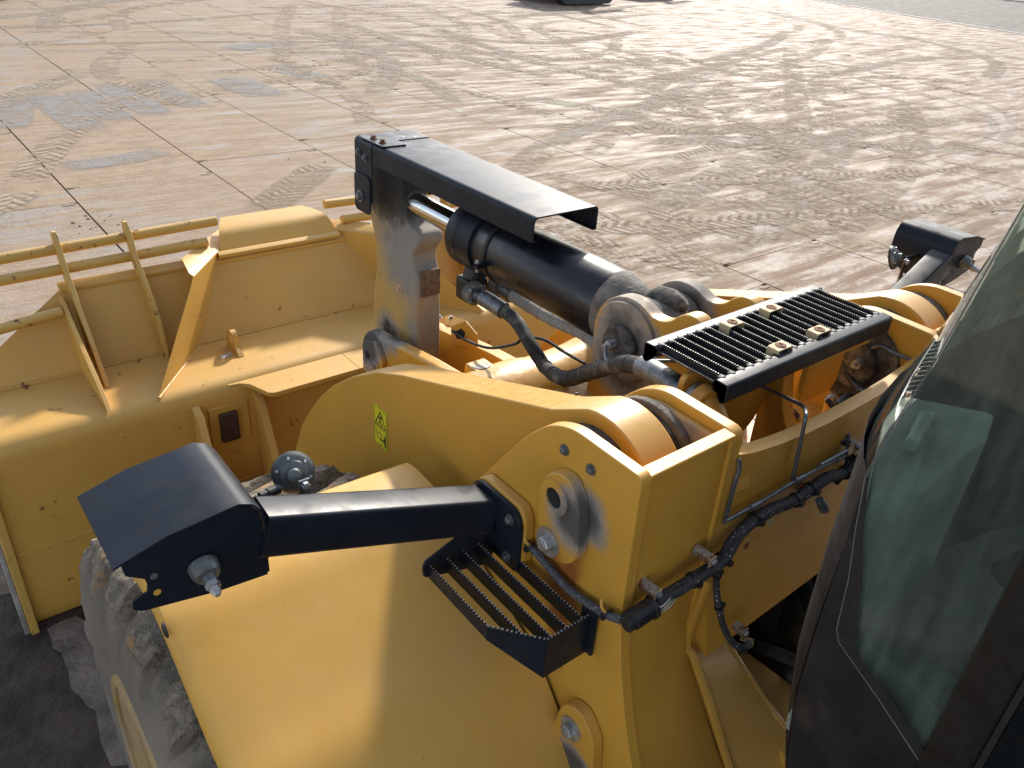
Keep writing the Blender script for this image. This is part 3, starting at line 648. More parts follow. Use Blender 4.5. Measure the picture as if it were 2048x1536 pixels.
# port block and flanges under the head
bc = P(942, 574, y=2.57); pb = B(MB().box(bc-Vector((.05, .045, .055)), bc+Vector((.06, .05, .05))), 'port_block', 'black_satin', cy, bevel=.014, seg=3)
B(MB().cyl(bc, (0, 2.56, CZ-.08), .05, 16), 'port_neck', 'black_satin', cy)
for px, py in ((950, 586), (1000, 570)):
    c = P(px, py, y=2.50)
    fl = MB(); d = Vector((0, -1, -.12)); fl.lathe(c+Vector((0, .03, 0)), d, [(0, .05), (.045, .05), (.05, .044), (.052, .02)], 18)
    B(fl, 'hose_flange', 'grime_light', cy, bevel=.003)
    for dx, dz in ((-.032, .026), (.032, -.026), (.032, .026), (-.032, -.026)): B(MB().hexbolt(c+Vector((dx, -.012, dz)), (0, -1, -.12), .0105, .014), 'bolt', 'zinc_dark', cy)

# ---------------- hydraulic hoses
def hosething(path, r, mat, a=None, b=None, name='hydraulic_hose', bands=()):
    pth = cat(path, 10)
    h = B(MB().tube(pth, r, 18), name, mat)
    if a: B(MB().tube(pth[:a], lambda f: r*(1.28 if f > .25 else 1.0), 18), 'crimp_sleeve', 'zinc_dark', h)
    if b: B(MB().tube(pth[-b:], lambda f: r*(1.28 if f < .75 else 1.05), 18), 'crimp_sleeve', 'zinc_dark', h)
    for f in bands:
        i = int(f*(len(pth)-3)); B(MB().tube(pth[i:i+2], r*1.06, 18), 'spiral_wrap', mat, h)
    return h
h1 = [P(955, 590, y=2.47), P(985, 607, y=2.38), P(1030, 640, y=2.24), P(1062, 690, y=2.10), P(1092, 735, y=2.0), P(1130, 757, x=-.22), P(1180, 744, x=-.26), P(1240, 728, x=-.29), P(1290, 736, x=-.32), P(1335, 762, x=-.34), P(1375, 787, x=-.35)]
hd = hosething(h1, .0275, 'hose_dark', 16, 22, bands=[.4+.05*i for i in range(8)])
h2 = [P(1004, 574, y=2.47), P(1022, 588, y=2.40), P(1060, 612, y=2.30), P(1110, 640, y=2.13), P(1160, 662, y=1.98), P(1200, 690, y=1.86), P(1222, 725, y=1.78), P(1235, 790, y=1.74)]
hosething(h2, .029, 'hose_pale', 12, None, bands=[.15+.07*i for i in range(12)])
# thin electric cable along the arm
B(MB().tube(cat([P(905, 662, x=.12), P(925, 676, x=.1), P(955, 690, y=2.55), P(985, 696, y=2.45), P(1030, 688, y=2.3), P(1050, 675, y=2.25), P(1090, 680, y=2.15), P(1130, 705, y=2.05), P(1170, 727, y=1.95)], 8), .007, 8), 'sensor_cable', 'rubber_seal')
sb = B(MB().prism([tuple(P(u, v, x=.128)[1:]) for u, v in ((903, 652), (932, 641), (955, 668), (957, 694), (905, 692))], 'x', .122, .13), 'sensor_bracket', 'yellow_cast', bevel=.003)
B(MB().sheet([[P(903, 652, x=.125), P(932, 641, x=.125)], [P(872, 640, x=.19), P(900, 629, x=.19)]], .006, (0, 0, -1)), 'bracket_flange', 'yellow_cast', sb)
B(MB().prism([tuple(P(u, v, x=.121)[1:]) for u, v in ((908, 664), (922, 657), (930, 664), (928, 676), (914, 678))], 'x', .1205, .1225), 'bracket_hole', 'dark_void', sb)
for u, v in ((879, 635), (902, 637)): B(MB().hexbolt(P(u, v, x=.165), (0, 0, 1), .009, .01, .013), 'bolt', 'zinc_dark', sb)
# elbow where the dark hose ends
el = roundpath([P(1378, 788, x=-.35), P(1412, 800, x=-.36), P(1432, 840, x=-.36), P(1440, 920, x=-.36)], .06)
eb = B(MB().tube(el, .036, 18), 'hose_elbow', 'yellow_frame')
B(MB().lathe(P(1384, 790, x=-.352), (-.1, -.98, -.1), [(0, .03), (.004, .046), (.03, .046), (.034, .03)], 22), 'split_flange', 'zinc', eb)
B(MB().lathe(P(1400, 796, x=-.355), (-.1, -.98, -.1), [(0, .05), (.035, .05), (.04, .04)], 22), 'flange', 'yellow_frame', eb)

# ---------------- black guard over the rod
gx, gt, gb = .158, 2.575, 2.482
prof = fillet([(-gx, gb), (-gx, gt), (gx, gt), (gx, gb)], .022, 6, {1: .022, 2: .022})
inn = [(x*(1-.006/gx), z-(.006 if z > gb+.01 else 0)) for x, z in prof]
full = prof+[(gx-.02, gb), (gx-.02, gb+.006), (gx-.006, gb+.006)]+list(reversed(inn))[1:-1]+[(-gx+.006, gb+.006), (-gx+.02, gb+.006), (-gx+.02, gb)]
gd = B(MB().prism(full, 'y', 2.055, 3.19), 'rod_guard', 'black_paint', bevel=0)
hd_ = [(-gx-.004, 2.30), (-gx-.004, gt+.004), (gx+.004, gt+.004), (gx+.004, 2.30)]
pr2 = fillet(hd_, .03, 6, {1: .03, 2: .03}); in2 = [(x*(1-.006/gx), z-(.006 if z > 2.31 else 0)) for x, z in pr2]
br = B(MB().prism(pr2+list(reversed(in2)), 'y', 3.19, 3.345), 'guard_bracket', 'black_paint', gd, bevel=.002)
B(MB().prism(fillet([(-.155, 3.10), (-.155, 3.30), (-.03, 3.30), (-.03, 3.10)], .012, 3), 'z', gt+.001, gt+.007), 'guard_strap', 'black_paint', gd, bevel=.002)
for (x, y) in ((-.118, 3.245), (-.118, 3.165)): B(MB().hexbolt((x, y, gt+.007), (0, 0, 1), .012, .012, .018, .003), 'bolt', 'rusty', gd)
for (x, y) in ((-.05, 3.18), (-.0, 3.20)): B(MB().lathe((x, y, gt+.0005), (0, 0, 1), [(0, .011), (.0008, .011)], 16), 'bolt_hole', 'dark_void', gd)
for (x, y) in ((.03, 3.24), (.08, 3.215)): B(MB().hexbolt((x, y, gt), (0, 0, 1), .009, .003, .014, .002), 'rivet', 'zinc', gd)
for (y, z) in ((3.305, 2.515), (3.245, 2.50)): B(MB().hexbolt((-gx-.004, y, z), (-1, 0, 0), .011, .011, .017, .003), 'bolt', 'zinc_dark', gd)
B(MB().prism(fillet([(3.20, 2.24), (3.20, 2.42), (3.345, 2.42), (3.345, 2.24)], .03), 'x', -gx-.004, -gx-.012), 'guard_cheek', 'black_paint', gd, bevel=.003)
B(MB().hexbolt((-gx-.012, 3.285, 2.315), (-1, 0, 0), .018, .016, .03, .006), 'bolt', 'zinc_dark', gd)

# ---------------- frame between the towers
EAR = arc(1.552, 2.312, .148, -70, 105, 18)+[(1.46, 2.435), (1.425, 2.437), (1.39, 2.452), (1.36, 2.48), (1.33, 2.497), (1.295, 2.497), (1.265, 2.475), (1.25, 2.43), (1.25, 1.7), (1.70, 1.7)]
EAR = arc(1.552, 2.312, .148, 0, 118, 18)+[tuple(p[:2]) for p in cat([(a, b, 0) for a, b in EAR[19:27]], 4)]+[(1.24, 2.38), (1.24, 1.7), (1.70, 1.7)]
for s in (-1, 1):
    er = B(MB().prism(EAR, 'x', s*.16, s*.102), 'cylinder_ear', 'yellow_ear', bevel=.006)
    B(MB().prism(arc(1.552, 2.312, .135, 0, 360*31/32, 31), 'x', s*.16, s*.175), 'ear_boss', 'yellow_ear', er, bevel=.004)
    B(MB().prism(circ(1.552, 2.300, .072, 30), 'x', s*.175, s*.20), 'pin', 'grime', er, bevel=.01)
    if s < 0:
        B(MB().lathe((-.20, 1.56, 2.31), (-1, 0, 0), [(0, .017), (.035, .017), (.036, .011), (.05, .011)], 6), 'grease_fitting', 'zinc', er)
        pp = roundpath([(-.245, 1.56, 2.31), (-.30, 1.50, 2.30), P(1305, 722, x=-.31), P(1360, 722, y=1.28), P(1430, 735, y=1.2), P(1530, 775, y=1.08), P(1608, 812, y=.93), P(1613, 828, y=.862), P(1585, 960, y=.852)], .03, 5)
        B(MB().tube(pp, .0055, 8), 'grease_line', 'steel_pipe', er)
# rear wall with sagging top edge
wt = [(-.472, 2.386), (-.40, 2.365), (-.285, 2.348), (-.17, 2.338), (-.05, 2.334), (.07, 2.335), (.19, 2.34), (.30, 2.348), (.40, 2.362), (.472, 2.378)]
wall = B(MB().sheet([[(x, .868, z) for x, z in wt], [(x, .868, z-.05) for x, z in wt], [(x, .868, 2.10) for x, z in wt], [(x, .866, 1.94-.11*(x+.47)) for x, z in wt], [(x, .852, 1.90-.10*(x+.47)) for x, z in wt], [(x, .815, 1.735+.045*(x+.3)) for x, z in wt]], .042, (0, 1, 0)), 'frame_wall', 'yellow_frame')
wm = MB(); wy = .866
sp = [P(u, v, y=wy) for u, v in ((1466, 988), (1494, 979), (1504, 966), (1508, 950), (1502, 943), (1490, 947), (1476, 960))]
B(MB().prism([(q.x, q.z) for q in sp], 'y', wy, wy+.0015), 'slot_rim', 'yellow_frame', wall)
sp = [P(u, v, y=wy) for u, v in ((1468, 986), (1492, 977), (1499, 966), (1496, 950), (1477, 962))]
B(MB().prism([(q.x, q.z) for q in sp], 'y', wy-.001, wy+.001), 'slot_lit_face', 'yellow_fender', wall)  # flat pale face, sunlight inside the opening is put into its colour
B(MB().prism(circ(P(1493, 1092, y=.866).x, P(1493, 1092, y=.866).z, .011, 16), 'y', .8655, .867), 'drain_hole', 'rusty', wall)
# well floor and brackets seen below the step
fl = B(MB().box((-.47, .91, 2.02), (.47, 1.75, 2.06)), 'frame_floor', 'yellow_frame')
B(MB().prism(fillet([(-.40, 2.06), (-.40, 2.46), (.02, 2.46), (.06, 2.40), (.02, 2.24), (-.02, 2.18), (-.16, 2.10)], .03), 'y', 1.12, 1.14), 'cross_plate', 'yellow_frame', fl, bevel=.004)
B(MB().prism(fillet([(.10, 2.24), (.10, 2.44), (.30, 2.44), (.30, 2.27), (.27, 2.24)], .02), 'y', 1.05, 1.07), 'step_bracket', 'yellow_frame', fl, bevel=.004)
B(MB().prism(fillet([(.03, 2.42), (.03, 2.45), (.33, 2.45), (.33, 2.42)], .006, 2), 'y', 1.0, 1.07), 'bracket_flange', 'yellow_frame', fl, bevel=.003)
rb = [(1.14, 2.06), (1.14, 2.43), (1.10, 2.43), (1.06, 2.25), (1.0, 2.16), (.93, 2.12), (.91, 2.06)]
B(MB().prism([tuple(p[:2]) for p in cat([(a, b, 0) for a, b in rb], 3)], 'x', .03, .085), 'gusset', 'yellow_frame', fl, bevel=.004)
B(MB().box((-.26, .92, 2.06), (-.17, 1.12, 2.10)), 'weld_bar', 'yellow_frame', fl, bevel=.003)
B(MB().sheet([[P(1505, 835, z=2.062), P(1540, 820, z=2.062)], [P(1512, 842, z=2.062), P(1546, 827, z=2.062)]], .001, (0, 0, 1)), 'paper_tag', 'paper_white', fl)
for u, v in ((1585, 830), (1612, 876), (1484, 900)): B(MB().hexbolt(P(u, v, z=2.07), (0, 0, 1), .014, .014, .025, .004), 'bolt', 'grime', fl)
ps = P(1655, 822, z=2.15); 
st_ = B(MB().lathe((ps.x, ps.y, 2.06), (0, 0, 1), [(0, .018), (.12, .016)], 16), 'standoff', 'yellow_frame', fl)
B(MB().hexbolt((ps.x, ps.y, 2.19), (0, 0, 1), .015, .014, .02, .006), 'bolt', 'zinc', fl)
cA = P(1672, 812, x=ps.x+.03); cB = P(1705, 790, x=ps.x+.13)
B(MB().lathe(cA, cB-cA, [(0, .014), (.01, .018), ((cB-cA).length*.7, .018), ((cB-cA).length*.7, .014), ((cB-cA).length, .014)], 12), 'connector', 'steel_pipe', fl, bevel=.003)
B(MB().tube(cat([cB, P(1725, 782, y=.98), P(1745, 800, y=.95), P(1752, 840, y=.93)], 6), .01, 8), 'cable', 'rubber_seal', fl)
B(MB().tube(cat([P(1690, 740, y=1.1), P(1708, 765, y=1.05), P(1725, 782, y=1.0), P(1738, 800, y=.95)], 6), .013, 8), 'cable', 'rubber_seal', fl)

# ---------------- step grating over the centre
GR = MB()
def cchan(y0, y1, sg):
    a, b = (y0, y1)
    pts = [(a, 2.452), (a, 2.496), (b, 2.503), (b, 2.47)] if sg > 0 else [(b, 2.452), (b, 2.496), (a, 2.503), (a, 2.47)]
    o = fillet(pts, .012, 5, {1: .014, 2: .016})
    return o
gr = B(MB().prism([(1.01, 2.482), (1.25, 2.482), (1.25, 2.486), (1.01, 2.486)], 'x', -.395, .395), 'step_grating', 'black_satin')
def rail(y_out, y_in):
    sgn = 1 if y_in > y_out else -1
    o = fillet([(y_out+sgn*.012, 2.445), (y_out, 2.447), (y_out, 2.497), (y_in, 2.500), (y_in, 2.466)], .012, 5, {1: .004, 2: .007, 3: .012})
    i = [(p[0]+sgn*(.004 if p[0] != o[-1][0] else -.004), p[1]-.004) for p in o]
    return o+list(reversed(i))
for yo, yi in ((.985, 1.03), (1.275, 1.232)): B(MB().prism(rail(yo, yi), 'x', -.40, .40), 'rail', 'black_paint', gr)
NB = 20
for k in range(NB):
    x = -.375+.75*k/(NB-1)
    b = MB(); pts = [(1.028, 2.466)]; y = 1.028; tp = []
    nt_ = 26
    for j in range(nt_):
        y0_ = 1.03+.204*j/nt_; y1_ = 1.03+.204*(j+.55)/nt_
        tp += [(y0_, 2.4965), (y0_+.0008, 2.5015), (y1_, 2.5015), (y1_+.0008, 2.4965)]
    poly = [(1.03, 2.484)]+[(1.03, 2.4965)]+tp[1:]+[(1.234, 2.484)]
    b.prism(poly, 'x', x-.0022, x+.0022)
    for (ya, yb) in ((1.018, 1.034), (1.230, 1.246)): b.lathe((x, (ya+yb)/2, 2.492), (0, 0, 1), [(0, .013), (.006, .012), (.0085, .008), (.009, 0)], 12)
    B(b, 'tread_bar', 'black_satin', gr)
    B(MB().prism([(x-.0031, 2.5000), (x+.0031, 2.5000), (x+.0031, 2.5018), (x-.0031, 2.5018)], 'y', 1.032, 1.0321), 'tread_tip', 'tip_glint', gr) if False else None
    tt = MB()
    for j in range(nt_):
        y0_ = 1.03+.204*j/nt_+.001; y1_ = 1.03+.204*(j+.5)/nt_
        tt.box((x-.0016, y0_, 2.5010), (x+.0016, y1_, 2.5020))
    B(tt, 'tread_tip', 'tip_glint', gr)
for (x, y) in ((-.107, 1.208), (.086, 1.212), (-.111, 1.039), (.08, 1.041)):
    B(MB().prism(fillet([(x-.034, 2.478), (x-.034, 2.512), (x+.034, 2.512), (x+.034, 2.478), (x+.030, 2.478), (x+.030, 2.508), (x-.030, 2.508), (x-.030, 2.478)], .004, 2, {1: .006, 2: .006}), 'y', y-.019, y+.019), 'clip', 'clip_tan', gr)
    B(MB().lathe((x, y, 2.512), (0, 0, 1), [(0, .016), (.002, .016), (.003, .013), (.0035, .006), (.0015, .006), (.0015, 0)], 18), 'clip_bolt', 'rusty', gr)

# ---------------- light brackets (left and right)
BP = [(1.502, 2.212), (1.500, 2.355), (1.506, 2.385), (1.522, 2.408), (1.546, 2.419), (1.60, 2.413), (1.690, 2.405), (1.776, 2.380), (1.772, 2.350), (1.741, 2.327), (1.738, 2.310), (1.741, 2.293), (1.770, 2.283), (1.772, 2.262), (1.755, 2.250), (1.607, 2.221)]
RF = [(1.494, 2.262), (1.494, 2.365), (1.501, 2.392), (1.518, 2.414), (1.545, 2.426), (1.60, 2.420), (1.69, 2.411), (1.790, 2.381)]
def light_bracket(s, dz=0):
    def mir(m):
        m.v = [(x, y, z+dz*min(1, max(0, (x-.9)/.55))) for x, y, z in m.v]
        return m if s > 0 else m.mirror()
    tb = B(mir(MB()), 'light_bracket', 'black_paint') if False else None
    # square tube rising outwards
    a = Vector((.90, 1.305, 2.115)); b = Vector((1.50, 1.335, 2.315)); hw, hh = .047, .052
    d = (b-a).normalized(); yv = Vector((0, 1, 0)); yv = (yv-d*yv.dot(d)).normalized(); zv = d.cross(yv); zv = zv if zv.z > 0 else -zv
    sec = fillet([(-hw, -hh), (hw, -hh), (hw, hh), (-hw, hh)], .012, 3)
    m = MB(); n = len(sec); m.add([a+yv*p[0]+zv*p[1] for p in sec]+[b+yv*p[0]+zv*p[1] for p in sec], [tuple(range(n)), tuple(range(2*n-1, n-1, -1))]+[(i, (i+1) % n, n+(i+1) % n, n+i) for i in range(n)])
    arm = B(mir(m), 'light_arm', 'black_paint')
    # mounting plate and welded yellow pad
    mp = fillet([(1.165, 1.99), (1.165, 2.15), (1.19, 2.185), (1.35, 2.185), (1.378, 2.15), (1.378, 2.02), (1.35, 1.99)], .02, 4)
    B(mir(MB().prism(mp, 'x', .884, .897)), 'mount_plate', 'black_paint', arm, bevel=.003)
    B(mir(MB().prism([(p[0]*1.0-.005, p[1]+.008) for p in mp], 'x', .85, .884)), 'mount_pad', 'yellow_frame', arm, bevel=.007)
    for (y, z) in ((1.352, 2.15), (1.207, 2.145), (1.207, 2.02), (1.352, 2.03)): B(mir(MB().hexbolt((.897, y, z), (1, 0, 0), .0105, .01, .016)), 'bolt', 'zinc_dark', arm)
    # lamp housing: rear plate, hood, inner wall
    B(mir(MB().prism(BP, 'y', 1.295, 1.301)), 'lamp_plate', 'black_paint', arm, bevel=.0012)
    inn_ = [(x+(.005 if i < 3 else 0), z-.005) for i, (x, z) in enumerate(RF)]
    B(mir(MB().prism(RF+list(reversed(inn_)), 'y', 1.292, 1.552)), 'lamp_hood', 'black_paint', arm, bevel=.0012)
    B(mir(MB().prism([(1.302, 2.212), (1.302, 2.37), (1.549, 2.37), (1.549, 2.262), (1.44, 2.212)], 'x', 1.4952, 1.5)), 'inner_wall', 'black_paint', arm)
    for (x, z) in ((1.724, 2.326), (1.724, 2.284)): B(mir(MB().lathe((x, 1.2945, z), (0, -1, 0), [(0, .0075), (.0006, .0075)], 14)), 'slot_hole', 'grey_disc' if z > 2.3 else 'yellow_fender', arm)
    B(mir(MB().lathe((1.632, 1.295, 2.306), (0, -1, -.25), [(0, .031), (.02, .029), (.03, .024), (.032, .014), (.044, .013), (.05, .010)], 20)), 'rubber_boot', 'grey_disc', arm)
    B(mir(MB().lathe((1.632, 1.249, 2.294), (0, -1, -.25), [(0, .015), (.012, .015), (.014, .011), (.026, .010), (.032, .006)], 6)), 'bulb_socket', 'zinc', arm)
    # head lamp behind the plate
    B(mir(MB().lathe((1.63, 1.305, 2.305), (0, 1, 0), [(0, .05), (.05, .085), (.11, .095), (.12, .09)], 26)), 'head_lamp', 'grey_disc', arm)
    B(mir(MB().lathe((1.63, 1.425, 2.305), (0, 1, 0), [(0, .088), (.01, .07), (.014, .001)], 26)), 'lens', 'clear_block', arm)
    # horn
    c = Vector((1.357, 1.462, 2.322)); dirn = Vector((.30, -.88, .36)).normalized()
    hn = B(mir(MB().lathe(c, dirn, [(-.010, .046), (-.006, .050), (.0, .050), (.003, .047), (.006, .045), (.010, .034), (.014, .032), (.017, .019), (.020, .017), (.032, .015), (.034, .0)], 32)), 'horn', 'grey_disc', arm)
    B(mir(MB().lathe(c-dirn*.014, dirn, [(0, .046), (.004, .0505), (.010, .0505), (.012, .047)], 32)), 'horn_rim', 'black_satin', arm)
    for k in range(6):
        an = k*math.pi/3+.3; _, u, w2 = MB().frame(dirn); B(mir(MB().hexbolt(c+dirn*.02+(u*math.cos(an)+w2*math.sin(an))*.039-dirn*.012, dirn, .004, .005)), 'screw', 'zinc', arm)
    B(mir(MB().box(c+Vector((-.016, -.055, -.11)), c+Vector((.012, -.047, .012)))), 'horn_strap', 'zinc_dark', arm, bevel=.003)
    B(mir(MB().hexbolt(c+Vector((-.002, -.055, .0)), (0, -1, .1), .010, .012)), 'bolt', 'zinc', arm)
    k0 = c+dirn*.03+Vector((.04, 0, -.02)); B(mir(MB().lathe(k0, (1, -.2, .1), [(0, .012), (.03, .012), (.03, .010), (.05, .010)], 12)), 'horn_plug', 'black_satin', arm)
    k1 = k0+Vector((.055, -.01, .006)); B(mir(MB().tube(cat([k1, k1+Vector((.035, -.005, -.01)), k1+Vector((.05, -.0, -.06)), k1+Vector((.03, .0, -.13))], 6), .006, 8)), 'horn_cable', 'rubber_seal', arm)
    return arm
light_bracket(-1); light_bracket(1, .03)

# ---------------- side step on the left tower
sx = [-.885, -.936, -.986, -1.037, -1.088]
ss = B(MB().prism(fillet([(-.885, 1.93), (-.868, 2.05), (-.868, 2.105), (-.885, 2.118), (-.91, 2.112), (-1.10, 2.045), (-1.108, 2.03), (-1.105, 1.995), (-1.08, 1.985)], .008, 3), 'y', 1.286, 1.293), 'side_step', 'black_paint')
ends = [.926, .926, .926, .978, 1.036]
def serr(y0, y1, x, zt, zb, ax='y'):
    n = int(abs(y1-y0)/.0105); tp = []
    for j in range(n):
        a = y0+(y1-y0)*j/n; b = y0+(y1-y0)*(j+.55)/n; e_ = (y1-y0)/n*.1
        tp += [(a, zt-.004), (a+e_, zt), (b, zt), (b+e_, zt-.004)]
    return [(y0, zb)]+tp+[(y1, zb)], n
for k, x in enumerate(sx):
    poly, n = serr(ends[k], 1.286, x, 2.03, 1.985)
    B(MB().prism(poly, 'x', x-.0022, x+.0022), 'tread_bar', 'black_paint', ss)
    tt = MB()
    for j in range(n):
        a = ends[k]+(1.286-ends[k])*(j+.12)/n; b = ends[k]+(1.286-ends[k])*(j+.52)/n
        tt.box((x-.0024, a, 2.0294), (x+.0024, b, 2.0305))
    B(tt, 'tread_tip', 'tip_glint', ss)
def plate(p0, p1, z0a, z0b, zt, th, name):
    p0 = Vector(p0); p1 = Vector(p1); L_ = (p1-p0).length; d = (p1-p0)/L_; nn = Vector((-d.y, d.x))
    n = int(L_/.0105); loop = []
    for j in range(n):
        for f_, z in ((0, zt-.004), (.1, zt), (.55, zt), (.65, zt-.004)): loop.append((L_*(j+f_)/n, z))
    loop += [(L_, z0b), (0, z0a)]
    m = MB(); k = len(loop)
    vs = [(p0.x+d.x*a+nn.x*o, p0.y+d.y*a+nn.y*o, z) for o in (0, th) for a, z in loop]
    m.add(vs, [tuple(range(k)), tuple(range(2*k-1, k-1, -1))]+[(i, (i+1) % k, k+(i+1) % k, k+i) for i in range(k)])
    B(m, name, 'black_paint', ss)
    tt = MB()
    for j in range(n):
        a = L_*(j+.12)/n; b = L_*(j+.52)/n
        tt.add([(p0.x+d.x*q+nn.x*o, p0.y+d.y*q+nn.y*o, z) for q in (a, b) for o in (-.0004, th+.0004) for z in (zt-.0008, zt+.0006)], [(0, 1, 3, 2), (4, 6, 7, 5), (1, 5, 7, 3), (0, 2, 6, 4), (0, 4, 5, 1), (2, 3, 7, 6)])
    B(tt, 'tread_tip', 'tip_glint', ss)
plate((-1.091, 1.036), (-1.0, .922), 1.985, 1.90, 2.03, .005, 'rear_fence')
plate((-1.0, .922), (-.862, .922), 1.90, 1.90, 2.03, .005, 'rear_fence')
B(MB().prism(fillet([(.90, 1.90), (.90, 2.055), (.925, 2.075), (.955, 2.04), (.955, 1.9)], .01, 3), 'x', -.862, -.856), 'step_flange', 'black_paint', ss, bevel=.002)
B(MB().prism([(-.862, 1.90), (-1.0, 1.90), (-1.0, 1.905), (-.862, 1.905)], 'y', .923, .93), 'lower_lip', 'black_paint', ss)

# ---------------- fenders
FP = [(1.80, 1.93), (1.76, 1.975), (1.68, 1.985), (1.55, 1.965), (1.42, 1.90), (1.24, 1.807), (1.10, 1.735), (.97, 1.60), (.86, 1.45), (.72, 1.2), (.66, 1.0)]
FPs = [tuple(p[:2]) for p in cat([(a, b, 0) for a, b in FP], 5)]
for s in (-1, 1):
    rows = []
    for (y, z) in FPs:
        r_ = [(s*.862, y, z), (s*1.0, y, z+.006), (s*1.3, y, z+.012), (s*1.55, y, z+.008), (s*1.655, y, z), (s*1.675, y, z-.006), (s*1.684, y, z-.02), (s*1.686, y, z-.05)]
        rows.append(r_)
    fd = B(MB().sheet(rows, .006, (0, .4, -.9)), 'fender', 'yellow_fender')
    # folded front section standing beyond the lamp arm
    fr = MB(); q = fillet([(.90, 1.60), (.905, 1.935), (.93, 1.99), (.96, 2.0), (1.15, 1.95), (1.62, 1.80), (1.66, 1.74), (1.66, 1.55)], .03, 4, {1: .03, 2: .03, 3: .03, 4: .1, 5: .03})
    if s > 0: pass
    for i, yv_ in ((0, 1.512), (1, 1.155)): pass
    for k, (yy, zz) in enumerate(((1.512, 1.99), (1.12, 1.75))):
        c = Vector((s*1.684, yy, zz-.028)); B(MB().lathe(c, (s, 0, 0), [(0, .02), (.004, .019), (.007, .012), (.008, 0)], 16), 'rubber_plug', 'rubber_plug', fd)
# ---------------- wheels
def wheel(s):
    W = empty('tmp', (0, 0, 0)); bpy.data.objects.remove(W)
    c = Vector((s*1.33, 1.72, .94)); Ro = .94
    prof = [(-.40, .44), (-.425, .50), (-.44, .60), (-.44, .70), (-.425, .78), (-.40, .84), (-.36, .875), (-.2, .888), (0, .89), (.2, .888), (.36, .875), (.40, .84), (.425, .78), (.44, .70), (.44, .6), (.425, .5), (.40, .44)]
    ty = B(MB().lathe(c, (1, 0, 0), [(a, r_) for a, r_ in prof], 96), 'wheel', 'tyre')
    # shoulder lugs
    NL = 26
    for k in range(NL):
        a0 = 2*math.pi*k/NL
        for sd_ in (-1, 1):
            m = MB(); rows = []
            off = 0 if sd_ < 0 else .5*2*math.pi/NL
            pts = [(.435, .70, .8), (.436, .80, .92), (.415, .885, 1.), (.37, .935, 1.), (.22, .948, .95), (.06, .948, .9)]
            for (xx, rr, ww) in pts:
                row = []
                for f_ in (-.5, -.36, 0, .36, .5):
                    an = a0+off+f_*ww*.158*(1.0 if abs(f_) < .5 else 1.06)+(.435-xx)*.42*sd_
                    rj = rr-(.055 if abs(f_) == .5 else 0)*(1 if rr > .86 else .35)
                    row.append(c+Vector((sd_*xx+(0 if abs(f_) < .5 else -sd_*.02), math.cos(an)*rj, math.sin(an)*rj)))
                rows.append(row)
            if s < 0:       # near wheel: lumpy, chipped lugs
                fr_ = []
                for a_, b_ in zip(rows, rows[1:]):
                    for f_ in (0, .33, .66): fr_.append([p.lerp(q, f_) for p, q in zip(a_, b_)])
                fr_.append(rows[-1]); out_ = []
                for r_ in fr_:
                    r2 = []
                    for p, q in zip(r_, r_[1:]):
                        for f_ in (0, .33, .66): r2.append(p.lerp(q, f_))
                    r2.append(r_[-1]); out_.append(r2)
                rows = [[p+(p-c).normalized()*(.022*mnoise.noise(p*9)+.012*mnoise.noise(p*27)) for p in r_] for r_ in out_]
            m.sheet(rows); B(m, 'tread_lug', 'tyre', ty, angle=60)
    rx = s*1.755
    B(MB().lathe((rx, c.y, c.z), (-s, 0, 0), [(.0, .515), (-.012, .505), (-.016, .49), (-.008, .475), (.03, .468), (.035, .455), (.015, .445), (.012, .43), (.045, .42), (.05, .405), (.035, .395), (.05, .385), (.16, .375), (.2, .30), (.2, .0)], 72), 'rim', 'rim_yellow', ty)
    B(MB().lathe((rx-s*.2, c.y, c.z), (s, 0, 0), [(0, .25), (.10, .22), (.12, .16), (.13, 0)], 40), 'hub', 'rim_yellow', ty)
    for k in range(16):
        an = 2*math.pi*k/16; B(MB().hexbolt((rx-s*.2, c.y+.29*math.cos(an), c.z+.29*math.sin(an)), (s, 0, 0), .02, .025), 'lug_nut', 'zinc_dark', ty)
t = NT('tyre')
n1 = t.noise(9, 7, .65); n2 = t.noise(2.2, 5, .6); n3 = t.noise(34, 6, .7)
geo = t._pos
cc = t.n('SeparateXYZ', t.pos()); yy = t.math('SUBTRACT', cc.outputs[1], 1.72); zz = t.math('SUBTRACT', cc.outputs[2], .94)
rad = t.math('SQRT', t.math('ADD', t.math('MULTIPLY', yy, yy), t.math('MULTIPLY', zz, zz)))
mud = t.math('MULTIPLY', t.ramp(rad, .80, .90), t.ramp(n1, .3, .55, .45, 1))
side = t.mix(t.ramp(n2, .3, .7), (.155, .132, .104), (.245, .21, .165))
side = t.mix(t.ramp(n3, .55, .75, 0, .5), side, (.30, .255, .20))
mc = t.mix(t.ramp(n3, .35, .65), (.125, .10, .075), (.30, .25, .19)); mc = t.mix(t.ramp(n1, .57, .66, 0, .8), mc, (.36, .19, .065))
t.set(col=t.mix(mud, side, mc), rough=.9, spec=.3)
t.bump(t.math('ADD', t.math('MULTIPLY', t.math('MULTIPLY', n1, mud), 2.5), t.math('MULTIPLY', n3, .4)), .016, .9); MATS['tyre'] = t.m
simple('rim_yellow', (.36, .235, .085), .65, 0, .25, 8, dirt=(.32, .25, .16), dirtlo=.42, dirthi=.7)
wheel(-1); wheel(1)

